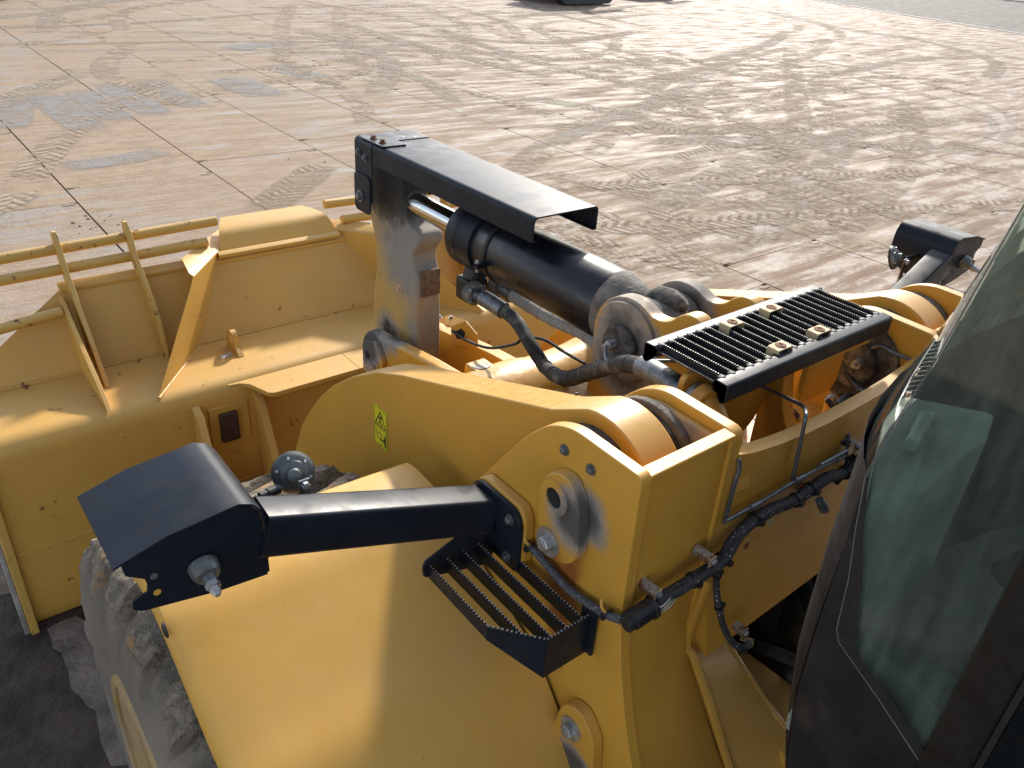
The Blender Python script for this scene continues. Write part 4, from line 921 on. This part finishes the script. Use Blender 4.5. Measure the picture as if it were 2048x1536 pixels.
# ---------------- bucket
HX = 1.9
def bprof():
    pr = [(5.9, .02), (4.3, .0), (3.98, .0), (3.90, .02), (3.862, .10), (3.852, .3), (3.85, .53), (3.85, .9), (3.85, 1.08)]
    pr += [(3.95-.1*math.cos(R(a)), 1.08+.1*math.sin(R(a))) for a in (15, 30, 45, 60, 75, 90)]
    pr += [(4.37, 1.185)]
    return pr
rows = [[(x, y, z) for x in (-1.88, -1.2, 0, 1.2, 1.88)] for y, z in bprof()]
bk = B(MB().sheet(rows, .02, (0, .7, -.7)), 'bucket', 'yellow_bucket')
def PP(u, v, p0, n):
    D = CR*((u-1024)/FPX) + CD*((v-768)/FPX) + fw; return CAM + D*((Vector(p0)-CAM).dot(n)/D.dot(n))
def wallpt(x, f): return (x, 4.37+.26*f, 1.18+.39*f)
uw = [(-1.88, .18), (-1.645, .5), (-1.30, 1.0), (-.70, 1.0), (0, 1.0), (.70, 1.0), (1.30, 1.0), (1.645, .5), (1.88, .18)]
rows = [[wallpt(x, 0) for x, f in uw], [wallpt(x, f*.5) for x, f in uw], [wallpt(x, f) for x, f in uw]]
B(MB().sheet(rows, .018, (0, .83, -.55)), 'upper_wall', 'yellow_bucket', bk)
B(MB().sheet([[(-1.30, 4.615, 1.575), (1.30, 4.615, 1.575)], [(-1.30, 4.66, 1.605), (1.30, 4.66, 1.605)]], .02, (0, 0, -1)), 'wall_lip', 'yellow_bucket', bk, bevel=.004)
# centre spill plate above the bar
cp = [(4.63, 1.57), (4.675, 1.637), (4.71, 1.685), (4.735, 1.708), (4.77, 1.722), (4.82, 1.729), (4.93, 1.732)]
B(MB().sheet([[(k*(.405-.13*(y-4.63)/.30), y, z) for k in (-1, -.5, 0, .5, 1)] for y, z in cp], .015, (0, .5, -.8)), 'spill_plate', 'yellow_bucket', bk)
B(MB().prism(fillet([(4.605, 1.59), (4.60, 1.615), (4.64, 1.628), (4.66, 1.606)], .004, 2), 'x', -.42, .39), 'spill_rib', 'yellow_bucket', bk, bevel=.004)
gA = Vector((-1.063, 3.893, 1.18)); gB = Vector((-.667, 4.375, 1.18)); gC = Vector((-.40, 4.66, 1.60))
gn = (gB-gA).cross(gC-gA).normalized()
gout = [PP(u, v, gA, gn) for u, v in ((318, 797), (403, 688), (421, 600), (438, 515), (449, 505), (457, 492), (458, 480), (388, 553), (383, 575))]
gfl = [(PP(388, 553, gA, gn), PP(458, 480, gA, gn))]
f0, f1 = gfl[0]
gfl += [(P(378, 546, z=f0.z+.02), P(456, 470, z=f1.z+.014)), (P(363, 517, z=f0.z+.035), P(441, 455, z=f1.z+.02))]
print('gusset', [tuple(round(c, 3) for c in p) for p in gout], gfl)
for s in (-1, 1):
    # slanted gusset: base on the ledge, folded over at the top
    fx = lambda p: Vector((-s*p.x, p.y, p.z))
    A, Bq = fx(gA), fx(gB)
    pts = [fx(p) for p in gout]; k = len(pts); th = Vector((-gn.x*-s, gn.y, gn.z))*.012
    gs = MB(); gs.add(pts+[p+th for p in pts], [tuple(range(k)), tuple(range(2*k-1, k-1, -1))]+[(i, (i+1) % k, k+(i+1) % k, k+i) for i in range(k)])
    gs.sheet([[fx(a), fx(b)] for a, b in gfl], .012, (0, 0, -1))
    B(gs, 'gusset', 'yellow_bucket', bk, bevel=.003)
    B(MB().tube([A, Bq], .009, 8), 'weld', 'yellow_bucket', bk)
    # tubes of the spill guard
    for (p0, p1, r_) in (((s*1.72, 4.72, 1.755), (s*.36, 4.76, 1.775), .029), ((s*1.72, 4.655, 1.665), (s*.45, 4.70, 1.675), .029)):
        B(MB().cyl(p0, p1, r_, 16), 'spill_bar', 'yellow_bucket_worn' if s < 0 else 'yellow_bucket', bk, bevel=.003)
    B(MB().cyl((s*1.33, 4.50, 1.50), (s*1.9, 4.44, 1.47), .028, 16), 'spill_bar', 'yellow_bucket_worn', bk, bevel=.003)
    # tines
    for tx, t0 in ((1.249, (4.13, 1.185)), (.885, (4.29, 1.185))):
        T = [t0, (t0[0]+.06, 1.185), (4.42, 1.30), (4.60, 1.56), (4.67, 1.62), (4.70, 1.70), (4.76, 1.80), (4.755, 1.86), (4.715, 1.865), (4.65, 1.79), (4.60, 1.68), (4.52, 1.60), (4.35, 1.42)]
        B(MB().prism(T, 'x', s*(tx+.012), s*(tx-.012)), 'tine', 'yellow_bucket_worn', bk, bevel=.003)
    # low rib beside the outer tine
    B(MB().prism([(3.885, 1.185), (4.40, 1.185), (4.60, 1.52), (4.575, 1.56), (4.30, 1.40), (4.05, 1.285), (3.91, 1.20)], 'x', s*1.318, s*1.295), 'rib', 'yellow_bucket', bk, bevel=.003)
    # end plates
    EP = [(3.82, 0), (3.82, 1.06), (3.86, 1.16), (3.94, 1.21), (4.38, 1.215), (4.47, 1.30), (5.0, 1.22), (5.6, .62), (5.9, .2), (5.9, 0)]
    B(MB().prism(EP, 'x', s*1.878, s*1.918), 'end_plate', 'yellow_bucket_worn', bk, bevel=.006)
    B(MB().box((min(s*1.918, s*1.945), 3.84, .0), (max(s*1.918, s*1.945), 5.9, .16)), 'side_cutter', 'bare_steel', bk, bevel=.006) if 'bare_steel' in MATS else None
    # hinge plates for the arm at the rear wall
    for hx in (.90, .56):
        H = [(3.85, 1.10), (3.78, 1.06), (3.62, .70), (3.45, .40), (3.45, .2), (3.6, .12), (3.85, .1)]
        B(MB().prism(H, 'x', s*(hx+.02), s*(hx-.02)), 'hinge_plate', 'yellow_bucket', bk, bevel=.004)
    B(MB().box((min(s*.84, s*.62), 3.835, .82), (max(s*.84, s*.62), 3.85, 1.06)), 'pad', 'yellow_bucket', bk, bevel=.004)
    B(MB().box((min(s*.79, s*.69), 3.805, .84), (max(s*.79, s*.69), 3.836, 1.02)), 'stop_block', 'paint_lost', bk, bevel=.006)
    lp = [(.72, 3.90), (.70, 3.875), (.64, 3.865), (.60, 3.83), (.575, 3.76), (.55, 3.69), (.52, 3.672), (0, 3.672), (0, 3.92), (.70, 3.92)]
    B(MB().prism([(s*a, b) for a, b in lp], 'z', 1.128, 1.156), 'lip_plate', 'yellow_bucket', bk, bevel=.004)
# long seam weld where the curved bottom section starts
B(MB().box((-1.87, 3.843, .523), (1.87, 3.851, .533)), 'weld', 'yellow_bucket', bk, bevel=.003)
B(MB().tube([(-1.87, 4.366, 1.19), (1.87, 4.366, 1.19)], .007, 8), 'weld', 'yellow_bucket', bk)
# lifting eye
le = fillet([(4.10, 1.185), (4.12, 1.20), (4.16, 1.225), (4.17, 1.29), (4.205, 1.315), (4.25, 1.295), (4.28, 1.24), (4.29, 1.185)], .03, 4, {3: .04, 4: .05, 5: .04})
n_ = 24
def resample(poly, n):
    P_ = [Vector(p) for p in poly]+[Vector(poly[0])]; L = [0]
    for a, b in zip(P_, P_[1:]): L.append(L[-1]+(b-a).length)
    out = []
    for i in range(n):
        t_ = L[-1]*i/n
        for j in range(len(L)-1):
            if L[j] <= t_ <= L[j+1]:
                f = (t_-L[j])/max(1e-9, L[j+1]-L[j]); out.append(tuple(P_[j]*(1-f)+P_[j+1]*f)); break
    return out
po = resample(le, 40)
c_ = (4.208, 1.262)
pi_ = [(c_[0]+.022*math.cos(math.atan2(p[1]-c_[1], p[0]-c_[0])), c_[1]+.022*math.sin(math.atan2(p[1]-c_[1], p[0]-c_[0]))) for p in po]
B(MB().ring(po, pi_, 'x', -.545, -.515), 'lifting_eye', 'yellow_bucket', bk, bevel=.002)
B(MB().sheet([[P(441, 712, z=1.187), P(462, 705, z=1.187)], [P(443, 718, z=1.187), P(464, 710, z=1.187)]], .0005, (0, 0, 1)), 'lift_decal', 'paper_white', bk)

# ---------------- wiring and pipes on the tower
def loom(path, r, mat, name, parent=LD): return B(MB().tube(cat(path, 8), r, 10), name, mat, parent)
lm1 = loom([P(1040, 1075, x=-.868), P(1058, 1090, x=-.872), P(1090, 1125, x=-.872), P(1120, 1160, x=-.872), P(1150, 1188, x=-.872), P(1185, 1212, x=-.872), P(1215, 1230, x=-.874), P(1238, 1238, x=-.87), P(1255, 1238, y=.835)], .0105, 'loom_grey', 'cable_loom')
hp = [P(1250, 1240, y=.83), P(1275, 1225, y=.82), P(1305, 1206, y=.815), P(1345, 1185, y=.815), P(1385, 1160, y=.815), P(1420, 1138, y=.815), P(1445, 1118, y=.815), P(1465, 1085, y=.825), P(1485, 1060, y=.835), P(1510, 1038, y=.84), P(1545, 1018, y=.84), P(1590, 1000, y=.835), P(1622, 978, y=.835), P(1655, 955, y=.835), P(1690, 945, y=.83), P(1725, 915, y=.82), P(1760, 870, y=.81)]
hn = loom(hp, .0175, 'harness_braid', 'wiring_harness')
loom([p+Vector((.0, -.012, .012)) for p in hp[2:8]], .010, 'harness_braid', 'harness_branch', hn)
br1 = [P(1440, 1125, y=.815), P(1434, 1150, y=.82), P(1433, 1180, y=.82), P(1438, 1215, y=.80), P(1448, 1255, y=.78), P(1465, 1285, y=.76), P(1485, 1296, y=.74), P(1500, 1285, y=.73)]
loom(br1, .0095, 'harness_braid', 'harness_branch', hn)
br2 = [P(1655, 800, y=1.0), P(1672, 822, y=.96), P(1688, 850, y=.9), P(1696, 885, y=.855), P(1698, 915, y=.845), P(1688, 945, y=.84), P(1672, 965, y=.835)]
loom(br2, .0095, 'harness_braid', 'harness_branch', hn)
for i, (a, b) in enumerate(((.002, 0), (-.004, .006), (.006, -.006))): loom([P(1345+i*3, 1188+i*4, y=.80), P(1330+i*3, 1208+i*4, y=.79), P(1305+i*2, 1222+i*3, y=.79)], .0022, 'paper_white', 'wire', hn)
# plug on the loom end
k0 = P(1252, 1252, y=.79); k1 = P(1312, 1212, y=.79); dd = (k1-k0)
B(MB().lathe(k0, dd, [(0, .012), (0, .018), (.02, .018), (.02, .022), (dd.length*.8, .022), (dd.length*.8, .026), (dd.length*.9, .026), (dd.length, .014)], 8), 'plug', 'black_satin', hn, bevel=.002)
B(MB().lathe(P(1638, 998, y=.80), (.3, -.5, -.8), [(0, .012), (.02, .014), (.04, .014), (.045, .008)], 12), 'plug', 'grey_disc', hn)
# standoffs, clips and cable ties
def standoff(u, v, yb, ln, along):
    p = P(u, v, y=yb)
    st = B(MB().lathe(p, (0, -1, 0), [(0, .0145), (ln, .0145)], 16), 'standoff', 'standoff_rust', hn)
    B(MB().hexbolt(p+Vector((0, -ln-.004, 0)), (0, -1, 0), .0095, .01), 'bolt', 'zinc_dark', hn)
    a = p+Vector((0, -ln-.002, 0)); a2 = Vector(along)
    B(MB().sheet([[a+Vector((-.012, 0, .012)), a+Vector((.012, 0, .012))], [a+Vector((-.012, 0, -.022)), a+Vector((.012, 0, -.022))], [a2+Vector((-.012, -.012, .018)), a2+Vector((.012, -.012, .018))], [a2+Vector((-.008, -.016, -.004)), a2+Vector((.014, -.016, -.004))]], .003, (0, -1, 0)), 'p_clip', 'clip_tan', hn)
simple('standoff_rust', (.34, .30, .25), .6, .3, .3, 50, dirt=(.20, .07, .03), dirtlo=.5, dirthi=.58)
standoff(1392, 1098, .862, .05, P(1438, 1120, y=.82)); standoff(1282, 1162, .862, .05, P(1318, 1196, y=.82))
standoff(1508, 1028, .866, .012, P(1530, 1042, y=.84)); standoff(1600, 972, .866, .012, P(1622, 985, y=.84)); standoff(1692, 880, .866, .03, P(1690, 900, y=.83))
standoff(1470, 1250, .80, .03, P(1490, 1285, y=.75)); standoff(1690, 940, .866, .012, P(1705, 935, y=.84))
def tie(c, d, r=.0185, w_=.009):
    m = MB(); d = Vector(d).normalized(); m.lathe(Vector(c)-d*w_/2, d, [(0, r*.8), (0, r), (w_, r), (w_, r*.8)], 14)
    _, u, w2 = m.frame(d); m.box(Vector(c)+u*r-Vector((.006, .006, .006)), Vector(c)+u*r+Vector((.008, .006, .006)))
    B(m, 'cable_tie', 'black_satin', hn)
for i in (2, 4, 6, 9, 11, 12, 14): tie(hp[i], hp[i+1]-hp[i-1], .0215)
for i in (1, 3, 6): tie(br1[i], br1[i+1]-br1[i-1], .0125)
tie(br2[4], br2[5]-br2[3], .014); tie(br2[3], br2[4]-br2[2], .013)
for (u, v) in ((1062, 1094), (1215, 1228)):
    c = P(u, v, x=-.872); tie(c, (0, -.6, -.6), .015, .014)
    B(MB().tube(roundpath([c+Vector((-.006, .02, .035)), c+Vector((-.014, .01, .02)), c+Vector((.006, -.02, -.012)), c+Vector((.014, -.03, -.02))], .015, 4), .004, 8), 'weld_hook', 'yellow_frame', hn)
# steel grease pipes across the frame wall
pl = B(MB().tube(roundpath([P(1452, 1042, y=.845), P(1520, 1005, y=.845), P(1580, 968, y=.845), P(1640, 935, y=.845), P(1700, 905, y=.845), P(1760, 872, y=.84)], .02, 3), .0062, 10), 'grease_pipe', 'steel_pipe')
for (a, b) in (((1590, 962), (1606, 953)), ((1500, 1016), (1520, 1005)), ((1672, 920), (1690, 910))): B(MB().cyl(P(*a, y=.844), P(*b, y=.844), .009, 10), 'pipe_sleeve', 'steel_pipe', pl)
B(MB().tube([P(1640, 930, y=.838), P(1700, 898, y=.838), P(1762, 862, y=.835)], .005, 8), 'pipe', 'steel_pipe', pl)
B(MB().tube(roundpath([P(1477, 918, y=.862), P(1480, 935, y=.852), P(1470, 965, y=.85), P(1455, 1020, y=.855), P(1448, 1045, y=.86)], .02, 4), .006, 8), 'pipe', 'steel_pipe', pl)
B(MB().tube(roundpath([P(1742, 880, y=.84), P(1712, 975, y=.80), P(1708, 1010, y=.80), P(1725, 1040, y=.78)], .03, 5), .007, 8), 'pipe', 'steel_pipe', pl)
B(MB().tube(roundpath([P(1736, 895, y=.83), P(1702, 985, y=.79), P(1700, 1020, y=.79), P(1715, 1050, y=.77)], .03, 5), .007, 8), 'pipe', 'steel_pipe', pl)
B(MB().tube(roundpath([P(1690, 720, x=.44), P(1760, 690, x=.45), P(1800, 712, x=.46), P(1845, 728, x=.46), P(1880, 735, x=.46)], .02), .006, 8), 'pipe', 'steel_pipe', pl)

# ---------------- lower frame and articulation
lf = B(MB().sheet([[P(1424, 1120, x=-.45), P(1426, 1143, x=-.33)], [P(1416, 1159, x=-.5), P(1424, 1190, x=-.30)], [P(1376, 1276, x=-.505), P(1435, 1245, x=-.30)], [P(1388, 1311, x=-.505), P(1467, 1307, x=-.30)], [P(1410, 1380, x=-.505), P(1502, 1362, x=-.30)], [P(1440, 1470, x=-.505), P(1550, 1430, x=-.30)], [P(1465, 1545, x=-.505), P(1615, 1512, x=-.30)], [P(1500, 1640, x=-.505), P(1700, 1620, x=-.30)]], .025, (.3, 1, 0)), 'lower_frame', 'yellow_frame')
B(MB().tube(cat([P(1426, 1143, x=-.302), P(1424, 1190, x=-.297), P(1435, 1245, x=-.297), P(1467, 1307, x=-.297), P(1502, 1362, x=-.297), P(1550, 1430, x=-.297), P(1600, 1493, x=-.297), P(1690, 1600, x=-.297)], 5), .012, 8), 'frame_edge', 'yellow_frame', lf)
B(MB().tube(cat([P(1416, 1159, x=-.506), P(1374, 1276, x=-.508), P(1386, 1311, x=-.508), P(1410, 1380, x=-.508), P(1460, 1536, x=-.508), P(1500, 1640, x=-.508)], 5), .014, 8), 'frame_edge', 'yellow_frame', lf)
hq = [P(u, v, z=1.5) for u, v in ((1478, 1292), (1560, 1352), (1640, 1412), (1680, 1560), (1600, 1560), (1540, 1470), (1490, 1400))]
hp_ = B(MB().prism([(q.x, q.y) for q in hq], 'z', 1.46, 1.5), 'hitch_plate', 'yellow_fender', bevel=.004)
B(MB().lathe(P(1523, 1388, z=1.5005), (0, 0, 1), [(0, .011), (.0006, .011)], 16), 'plate_hole', 'dark_void', hp_)
B(MB().prism([(-.9, 1.0), (.9, 1.0), (.9, 1.02), (-.9, 1.02)], 'y', -.6, 1.5), 'belly_plate', 'dark_void', lf)
B(MB().box((-.46, 1.15, 1.0), (.46, 1.19, 2.05)), 'bulkhead', 'interior_dark', lf)
for pth, r_, mt_ in (([P(1560, 1080, y=1.0), P(1600, 1160, y=.95), P(1625, 1210, y=.85), P(1660, 1280, y=.7)], .032, 'hose_dusty'), ([P(1495, 1285, y=.9), P(1540, 1302, y=.8), P(1600, 1325, y=.68), P(1660, 1345, y=.55)], .020, 'hose_dusty'), ([P(1500, 1345, y=.9), P(1580, 1335, y=.75), P(1660, 1330, y=.6)], .014, 'hose_dusty'), ([P(1555, 1370, y=.85), P(1590, 1350, y=.7), P(1650, 1370, y=.6)], .03, 'hose_dusty'), ([P(1650, 1090, y=1.0), P(1640, 1180, y=.95), P(1650, 1260, y=.9)], .03, 'hose_dusty')):
    B(MB().tube(cat(pth, 8), r_, 14), 'hydraulic_hose', mt_, lf)
B(MB().lathe(P(1592, 1260, y=.95), (0, 0, 1), [(0, .07), (.13, .07), (.14, .06), (.2, .055), (.21, .03), (.23, .03)], 20), 'filter', 'interior_dark', lf)

# ---------------- cab
CX = -.75
ge = [(.381, 3.20), (.393, 3.12), (.42, 2.926), (.447, 2.79), (.46, 2.69), (.445, 2.58), (.427, 2.477), (.416, 2.36)]     # front edge of the side glass (y, z)
gbot = [(.404, 2.335), (.303, 2.277), (.194, 2.207), (.10, 2.15)]
gup = [(.40, 3.35), (.381, 3.20)]
plan0 = [(-.745, .002), (-.70, .032), (-.64, .062), (-.56, .093), (-.46, .120), (-.34, .143), (-.18, .16), (0, .166), (.18, .16), (.34, .143), (.46, .12), (.56, .093), (.64, .062), (.70, .032), (.745, .002)]
cab = B(MB().prism([(-.735, -1.4)]+[(x*.985, .40+dy*1.1) for x, dy in plan0]+[(.735, -1.4)], 'z', 1.85, 1.93), 'cab', 'interior_dark')
front = [(.33, 3.62), (.36, 3.4)]+ge
SG = front+gbot+[(.10, 3.62)]
B(MB().prism(SG, 'x', CX, CX+.006), 'side_glass', 'side_glass', cab)
# black printed border of the side glass, below the windscreen corner
inner = [(.457, 2.69), (.432, 2.58), (.402, 2.477), (.384, 2.375), (.37, 2.34), (.285, 2.295), (.18, 2.225), (.10, 2.175)]
outer = [(.460, 2.69), (.445, 2.58), (.427, 2.477), (.416, 2.36), (.404, 2.335), (.303, 2.277), (.194, 2.207), (.10, 2.15)]
B(MB().prism(outer+list(reversed(inner)), 'x', CX-.0015, CX-.0003), 'glass_border', 'rubber_seal', cab)
# bright ground edge of the pane
B(MB().tube([(CX-.001, y+.002, z) for y, z in front+gbot[:3]], .0012, 6), 'glass_edge', 'glass_rim', cab) if 'glass_rim' in MATS else None
# windscreen, bowed round the front
plan = [(-.745, .002), (-.70, .032), (-.64, .062), (-.56, .093), (-.46, .120), (-.34, .143), (-.18, .16), (0, .166), (.18, .16), (.34, .143), (.46, .12), (.56, .093), (.64, .062), (.70, .032), (.745, .002)]
prof_ = front[:-3]
rows = [[(x, y+dy*(1. if z < 2.72 else max(.45, 1-(z-2.72)*1.0)), z) for x, dy in plan] for y, z in prof_]
B(MB().sheet(rows), 'windscreen', 'wind_glass', cab)
# dark lower corner panel below the windscreen
lowp = [(.455, 2.69), (.452, 2.58), (.452, 2.477), (.452, 2.34), (.446, 2.16), (.42, 1.98), (.36, 1.75)]
rows = [[(x, y+dy*1.15+.004, z) for x, dy in plan] for y, z in lowp]
B(MB().sheet(rows), 'corner_panel', 'cab_plastic', cab)
sp_ = [(.463, 2.69), (.458, 2.58), (.456, 2.477), (.455, 2.34), (.449, 2.16), (.423, 1.98), (.363, 1.75), (-.6, 1.75), (-.6, 2.0), (.05, 2.12), (.194, 2.202), (.303, 2.272), (.404, 2.33), (.412, 2.36), (.423, 2.477), (.441, 2.58)]
B(MB().prism(sp_, 'x', CX+.002, CX+.012), 'side_panel', 'cab_plastic', cab)
# pillar with seals beside the door
B(MB().prism(fillet([(CX-.012, .13), (CX-.012, .205), (CX+.03, .215), (CX+.03, .12)], .008, 3), 'z', 1.9, 3.599), 'pillar', 'pillar_brown', cab)
B(MB().cyl((CX-.016, .125, 1.9), (CX-.016, .125, 3.599), .006, 8), 'door_seal', 'rubber_seal', cab)
B(MB().box((CX-.02, -.60, 1.9), (CX-.012, .118, 3.58)), 'door_glass', 'door_dark', cab) if 'door_dark' in MATS else None
# inside: floor step, console, dash, seat base
B(MB().prism(fillet([(-.70, .0), (-.70, .36), (-.56, .40), (-.50, .0)], .02), 'z', 1.93, 2.10), 'foot_rest', 'interior_grey', cab, bevel=.012)
B(MB().prism(fillet([(-.66, .03), (-.66, .30), (-.60, .31), (-.57, .03)], .02), 'z', 2.10, 2.104), 'foot_pad', 'interior_dark', cab)
B(MB().prism(fillet([(-.5, 1.93), (.12, 1.93), (.12, 2.2), (-.1, 2.38), (-.5, 2.38)], .04), 'x', -.30, .25), 'seat_base', 'interior_dark', cab, bevel=.02)
dq = [P(u, v, z=2.66) for u, v in ((1768, 830), (1802, 785), (1992, 822), (1975, 880), (1900, 930), (1850, 985), (1742, 985))]
dashp = B(MB().prism(fillet([(q.x, q.y) for q in dq], .02), 'z', 2.02, 2.655), 'dash', 'interior_grey', cab, bevel=.02)
dq = [P(u, v, z=2.664) for u, v in ((1838, 828), (1872, 822), (1838, 896), (1802, 900))]
B(MB().prism(fillet([(q.x, q.y) for q in dq], .008), 'z', 2.65, 2.664), 'dash_vent', 'interior_pale', cab, bevel=.003)
a_, b_ = P(1850, 832, z=2.68), P(1822, 890, z=2.68)
B(MB().tube([a_, b_], .012, 12), 'dash_handle', 'interior_pale', cab)
sw = MB(); cs = Vector((-.02, .06, 2.72)); nn = Vector((0, -.55, .83)).normalized(); ux = Vector((1, 0, 0)); uy = nn.cross(ux)
ringp = [cs+(ux*math.cos(2*math.pi*k/32)+uy*math.sin(2*math.pi*k/32))*.19 for k in range(33)]
sw.tube(ringp, .014, 10); sw.cyl(cs-nn*.02, cs-nn*.02+Vector((0, .28, -.55)), .035, 14)
for k in range(3): sw.cyl(cs, cs+(ux*math.cos(2.1*k+.5)+uy*math.sin(2.1*k+.5))*.19, .012, 8)
B(sw, 'steering_wheel', 'black_satin', cab)
B(MB().prism(fillet([(-.62, 2.38), (-.02, 2.38), (.0, 2.46), (-.08, 2.50), (-.5, 2.48), (-.62, 3.1), (-.72, 3.1), (-.74, 2.4)], .04), 'x', -.27, .25), 'seat', 'black_satin', cab, bevel=.03)
B(MB().prism(fillet([(-.55, 2.55), (-.05, 2.55), (.0, 2.62), (-.1, 2.66), (-.55, 2.66)], .03), 'x', .32, .48), 'arm_console', 'interior_dark', cab, bevel=.02)
B(MB().lathe((.40, -.06, 2.66), (0, .1, 1), [(0, .02), (.05, .016), (.07, .026), (.12, .024), (.13, .0)], 14), 'joystick', 'rubber_seal', cab)
B(MB().box((.745, -1.0, 1.9), (.755, .30, 2.3)), 'right_side_panel', 'interior_dark', cab)
B(MB().box((-.75, -1.42, 1.9), (.75, -1.40, 3.6)), 'rear_wall', 'interior_dark', cab)
B(MB().box((-.76, -1.42, 3.60), (.76, .50, 3.68)), 'cab_roof', 'cab_plastic', cab, bevel=.02)

# ---------------- rear half of the machine (mostly outside the picture, it shades the front frame)
rear = B(MB().box((-.55, -5.2, 1.0), (.55, .2, 1.75)), 'rear_frame', 'yellow_frame', bevel=.03)
B(MB().prism(fillet([(-1.5, 1.75), (-1.5, 3.0), (-1.75, 3.15), (-4.6, 2.95), (-5.1, 2.6), (-5.2, 1.75)], .12), 'x', -.85, .85), 'engine_hood', 'yellow_frame', rear, bevel=.04)
for s in (-1, 1):
    B(MB().box((min(s*.76, s*1.75), -1.6, 1.62), (max(s*.76, s*1.75), .15, 1.68)), 'platform', 'black_satin', rear, bevel=.01)
    B(MB().box((min(s*.70, s*1.2), -1.2, .9), (max(s*.70, s*1.2), -.1, 1.6)), 'tank', 'black_satin', rear, bevel=.05)
    rw = B(MB().lathe((s*1.33, -2.9, .94), (1, 0, 0), [(-.40, .44), (-.44, .60), (-.43, .8), (-.36, .92), (0, .94), (.36, .92), (.43, .8), (.44, .6), (.40, .44)], 64), 'rear_wheel', 'rubber_plug', rear)
    B(MB().lathe((s*1.70, -2.9, .94), (s, 0, 0), [(-.2, .0), (-.2, .4), (.02, .46), (.03, .5)], 48), 'rear_rim', 'rim_yellow', rear)
    B(MB().sheet([[(s*x, y, z) for x in (.87, 1.3, 1.7)] for y, z in ((-1.75, 1.6), (-2.0, 1.95), (-2.6, 2.1), (-3.4, 2.05), (-4.0, 1.7))], .01, (0, 0, -1)), 'rear_fender', 'yellow_fender', rear)
B(MB().box((CX-.006, -1.40, 1.9), (CX+.004, -.60, 3.6)), 'door_panel', 'cab_plastic', cab)
B(MB().box((-.60, -.3, .9), (.60, .55, .98)), 'hitch_floor', 'dark_void', rear)

# ================================================================== far machines
def crawler(name, x, y, rz, label, s=1.0):
    e_ = empty(name, (x, y, 0)); e_.rotation_euler.z = R(rz); tag(e_, label, 'excavator', 'excavators parked along the back of the yard'); 
    def b(m, nm, mt_, par=None, bev=0):
        o = m.build(nm, mt_, None, bev); o.parent = par or e_; return o
    for sd_ in (-1, 1):
        trk = fillet([(-1.5*s, .05), (1.5*s, .05), (1.75*s, .35*s), (1.55*s, .70*s), (-1.55*s, .70*s), (-1.75*s, .35*s)], .2*s, 5)
        o = b(MB().prism(trk, 'y', sd_*.75*s, sd_*1.25*s), 'track', 'machine_dark', None, .03)
        for k in range(7): b(MB().cyl(((-1.3+k*.43)*s, sd_*1.25*s, .32*s), ((-1.3+k*.43)*s, sd_*1.27*s, .32*s), .12*s, 14), 'track_roller', 'machine_grey', o)
        b(MB().box((1.5*s, sd_*1.0*s-.1, .25), (1.78*s, sd_*1.0*s+.1, .5)), 'track_guard', 'machine_red', o)
    b(MB().box((-.7*s, -.75*s, .5*s), (.7*s, .75*s, .95*s)), 'undercarriage', 'machine_dark', None, .05)
    b(MB().box((-1.6*s, -1.1*s, .95*s), (1.2*s, 1.1*s, 2.0*s)), 'upper_body', 'machine_grey', None, .12)
    b(MB().box((.2*s, .2*s, 2.0*s), (1.2*s, 1.1*s, 2.95*s)), 'cab', 'machine_dark', None, .12)
    b(MB().tube([(1.1*s, -.3*s, 1.5*s), (2.6*s, -.3*s, 4.0*s), (4.4*s, -.3*s, 3.2*s)], .22*s, 8), 'boom', 'machine_red')
    return e_
crawler('excavator', 29.2, 34.6, 8, 'dark tracked excavator at the top centre, parked at the far edge of the yard', 1.25)
crawler('excavator', 1.6, 36.2, 4, 'dark tracked excavator cut off by the top left corner of the picture', 1.25)
crawler('excavator', 39.5, 38.6, 12, 'tracked excavator behind and right of the centre one at the back of the yard', 1.25)
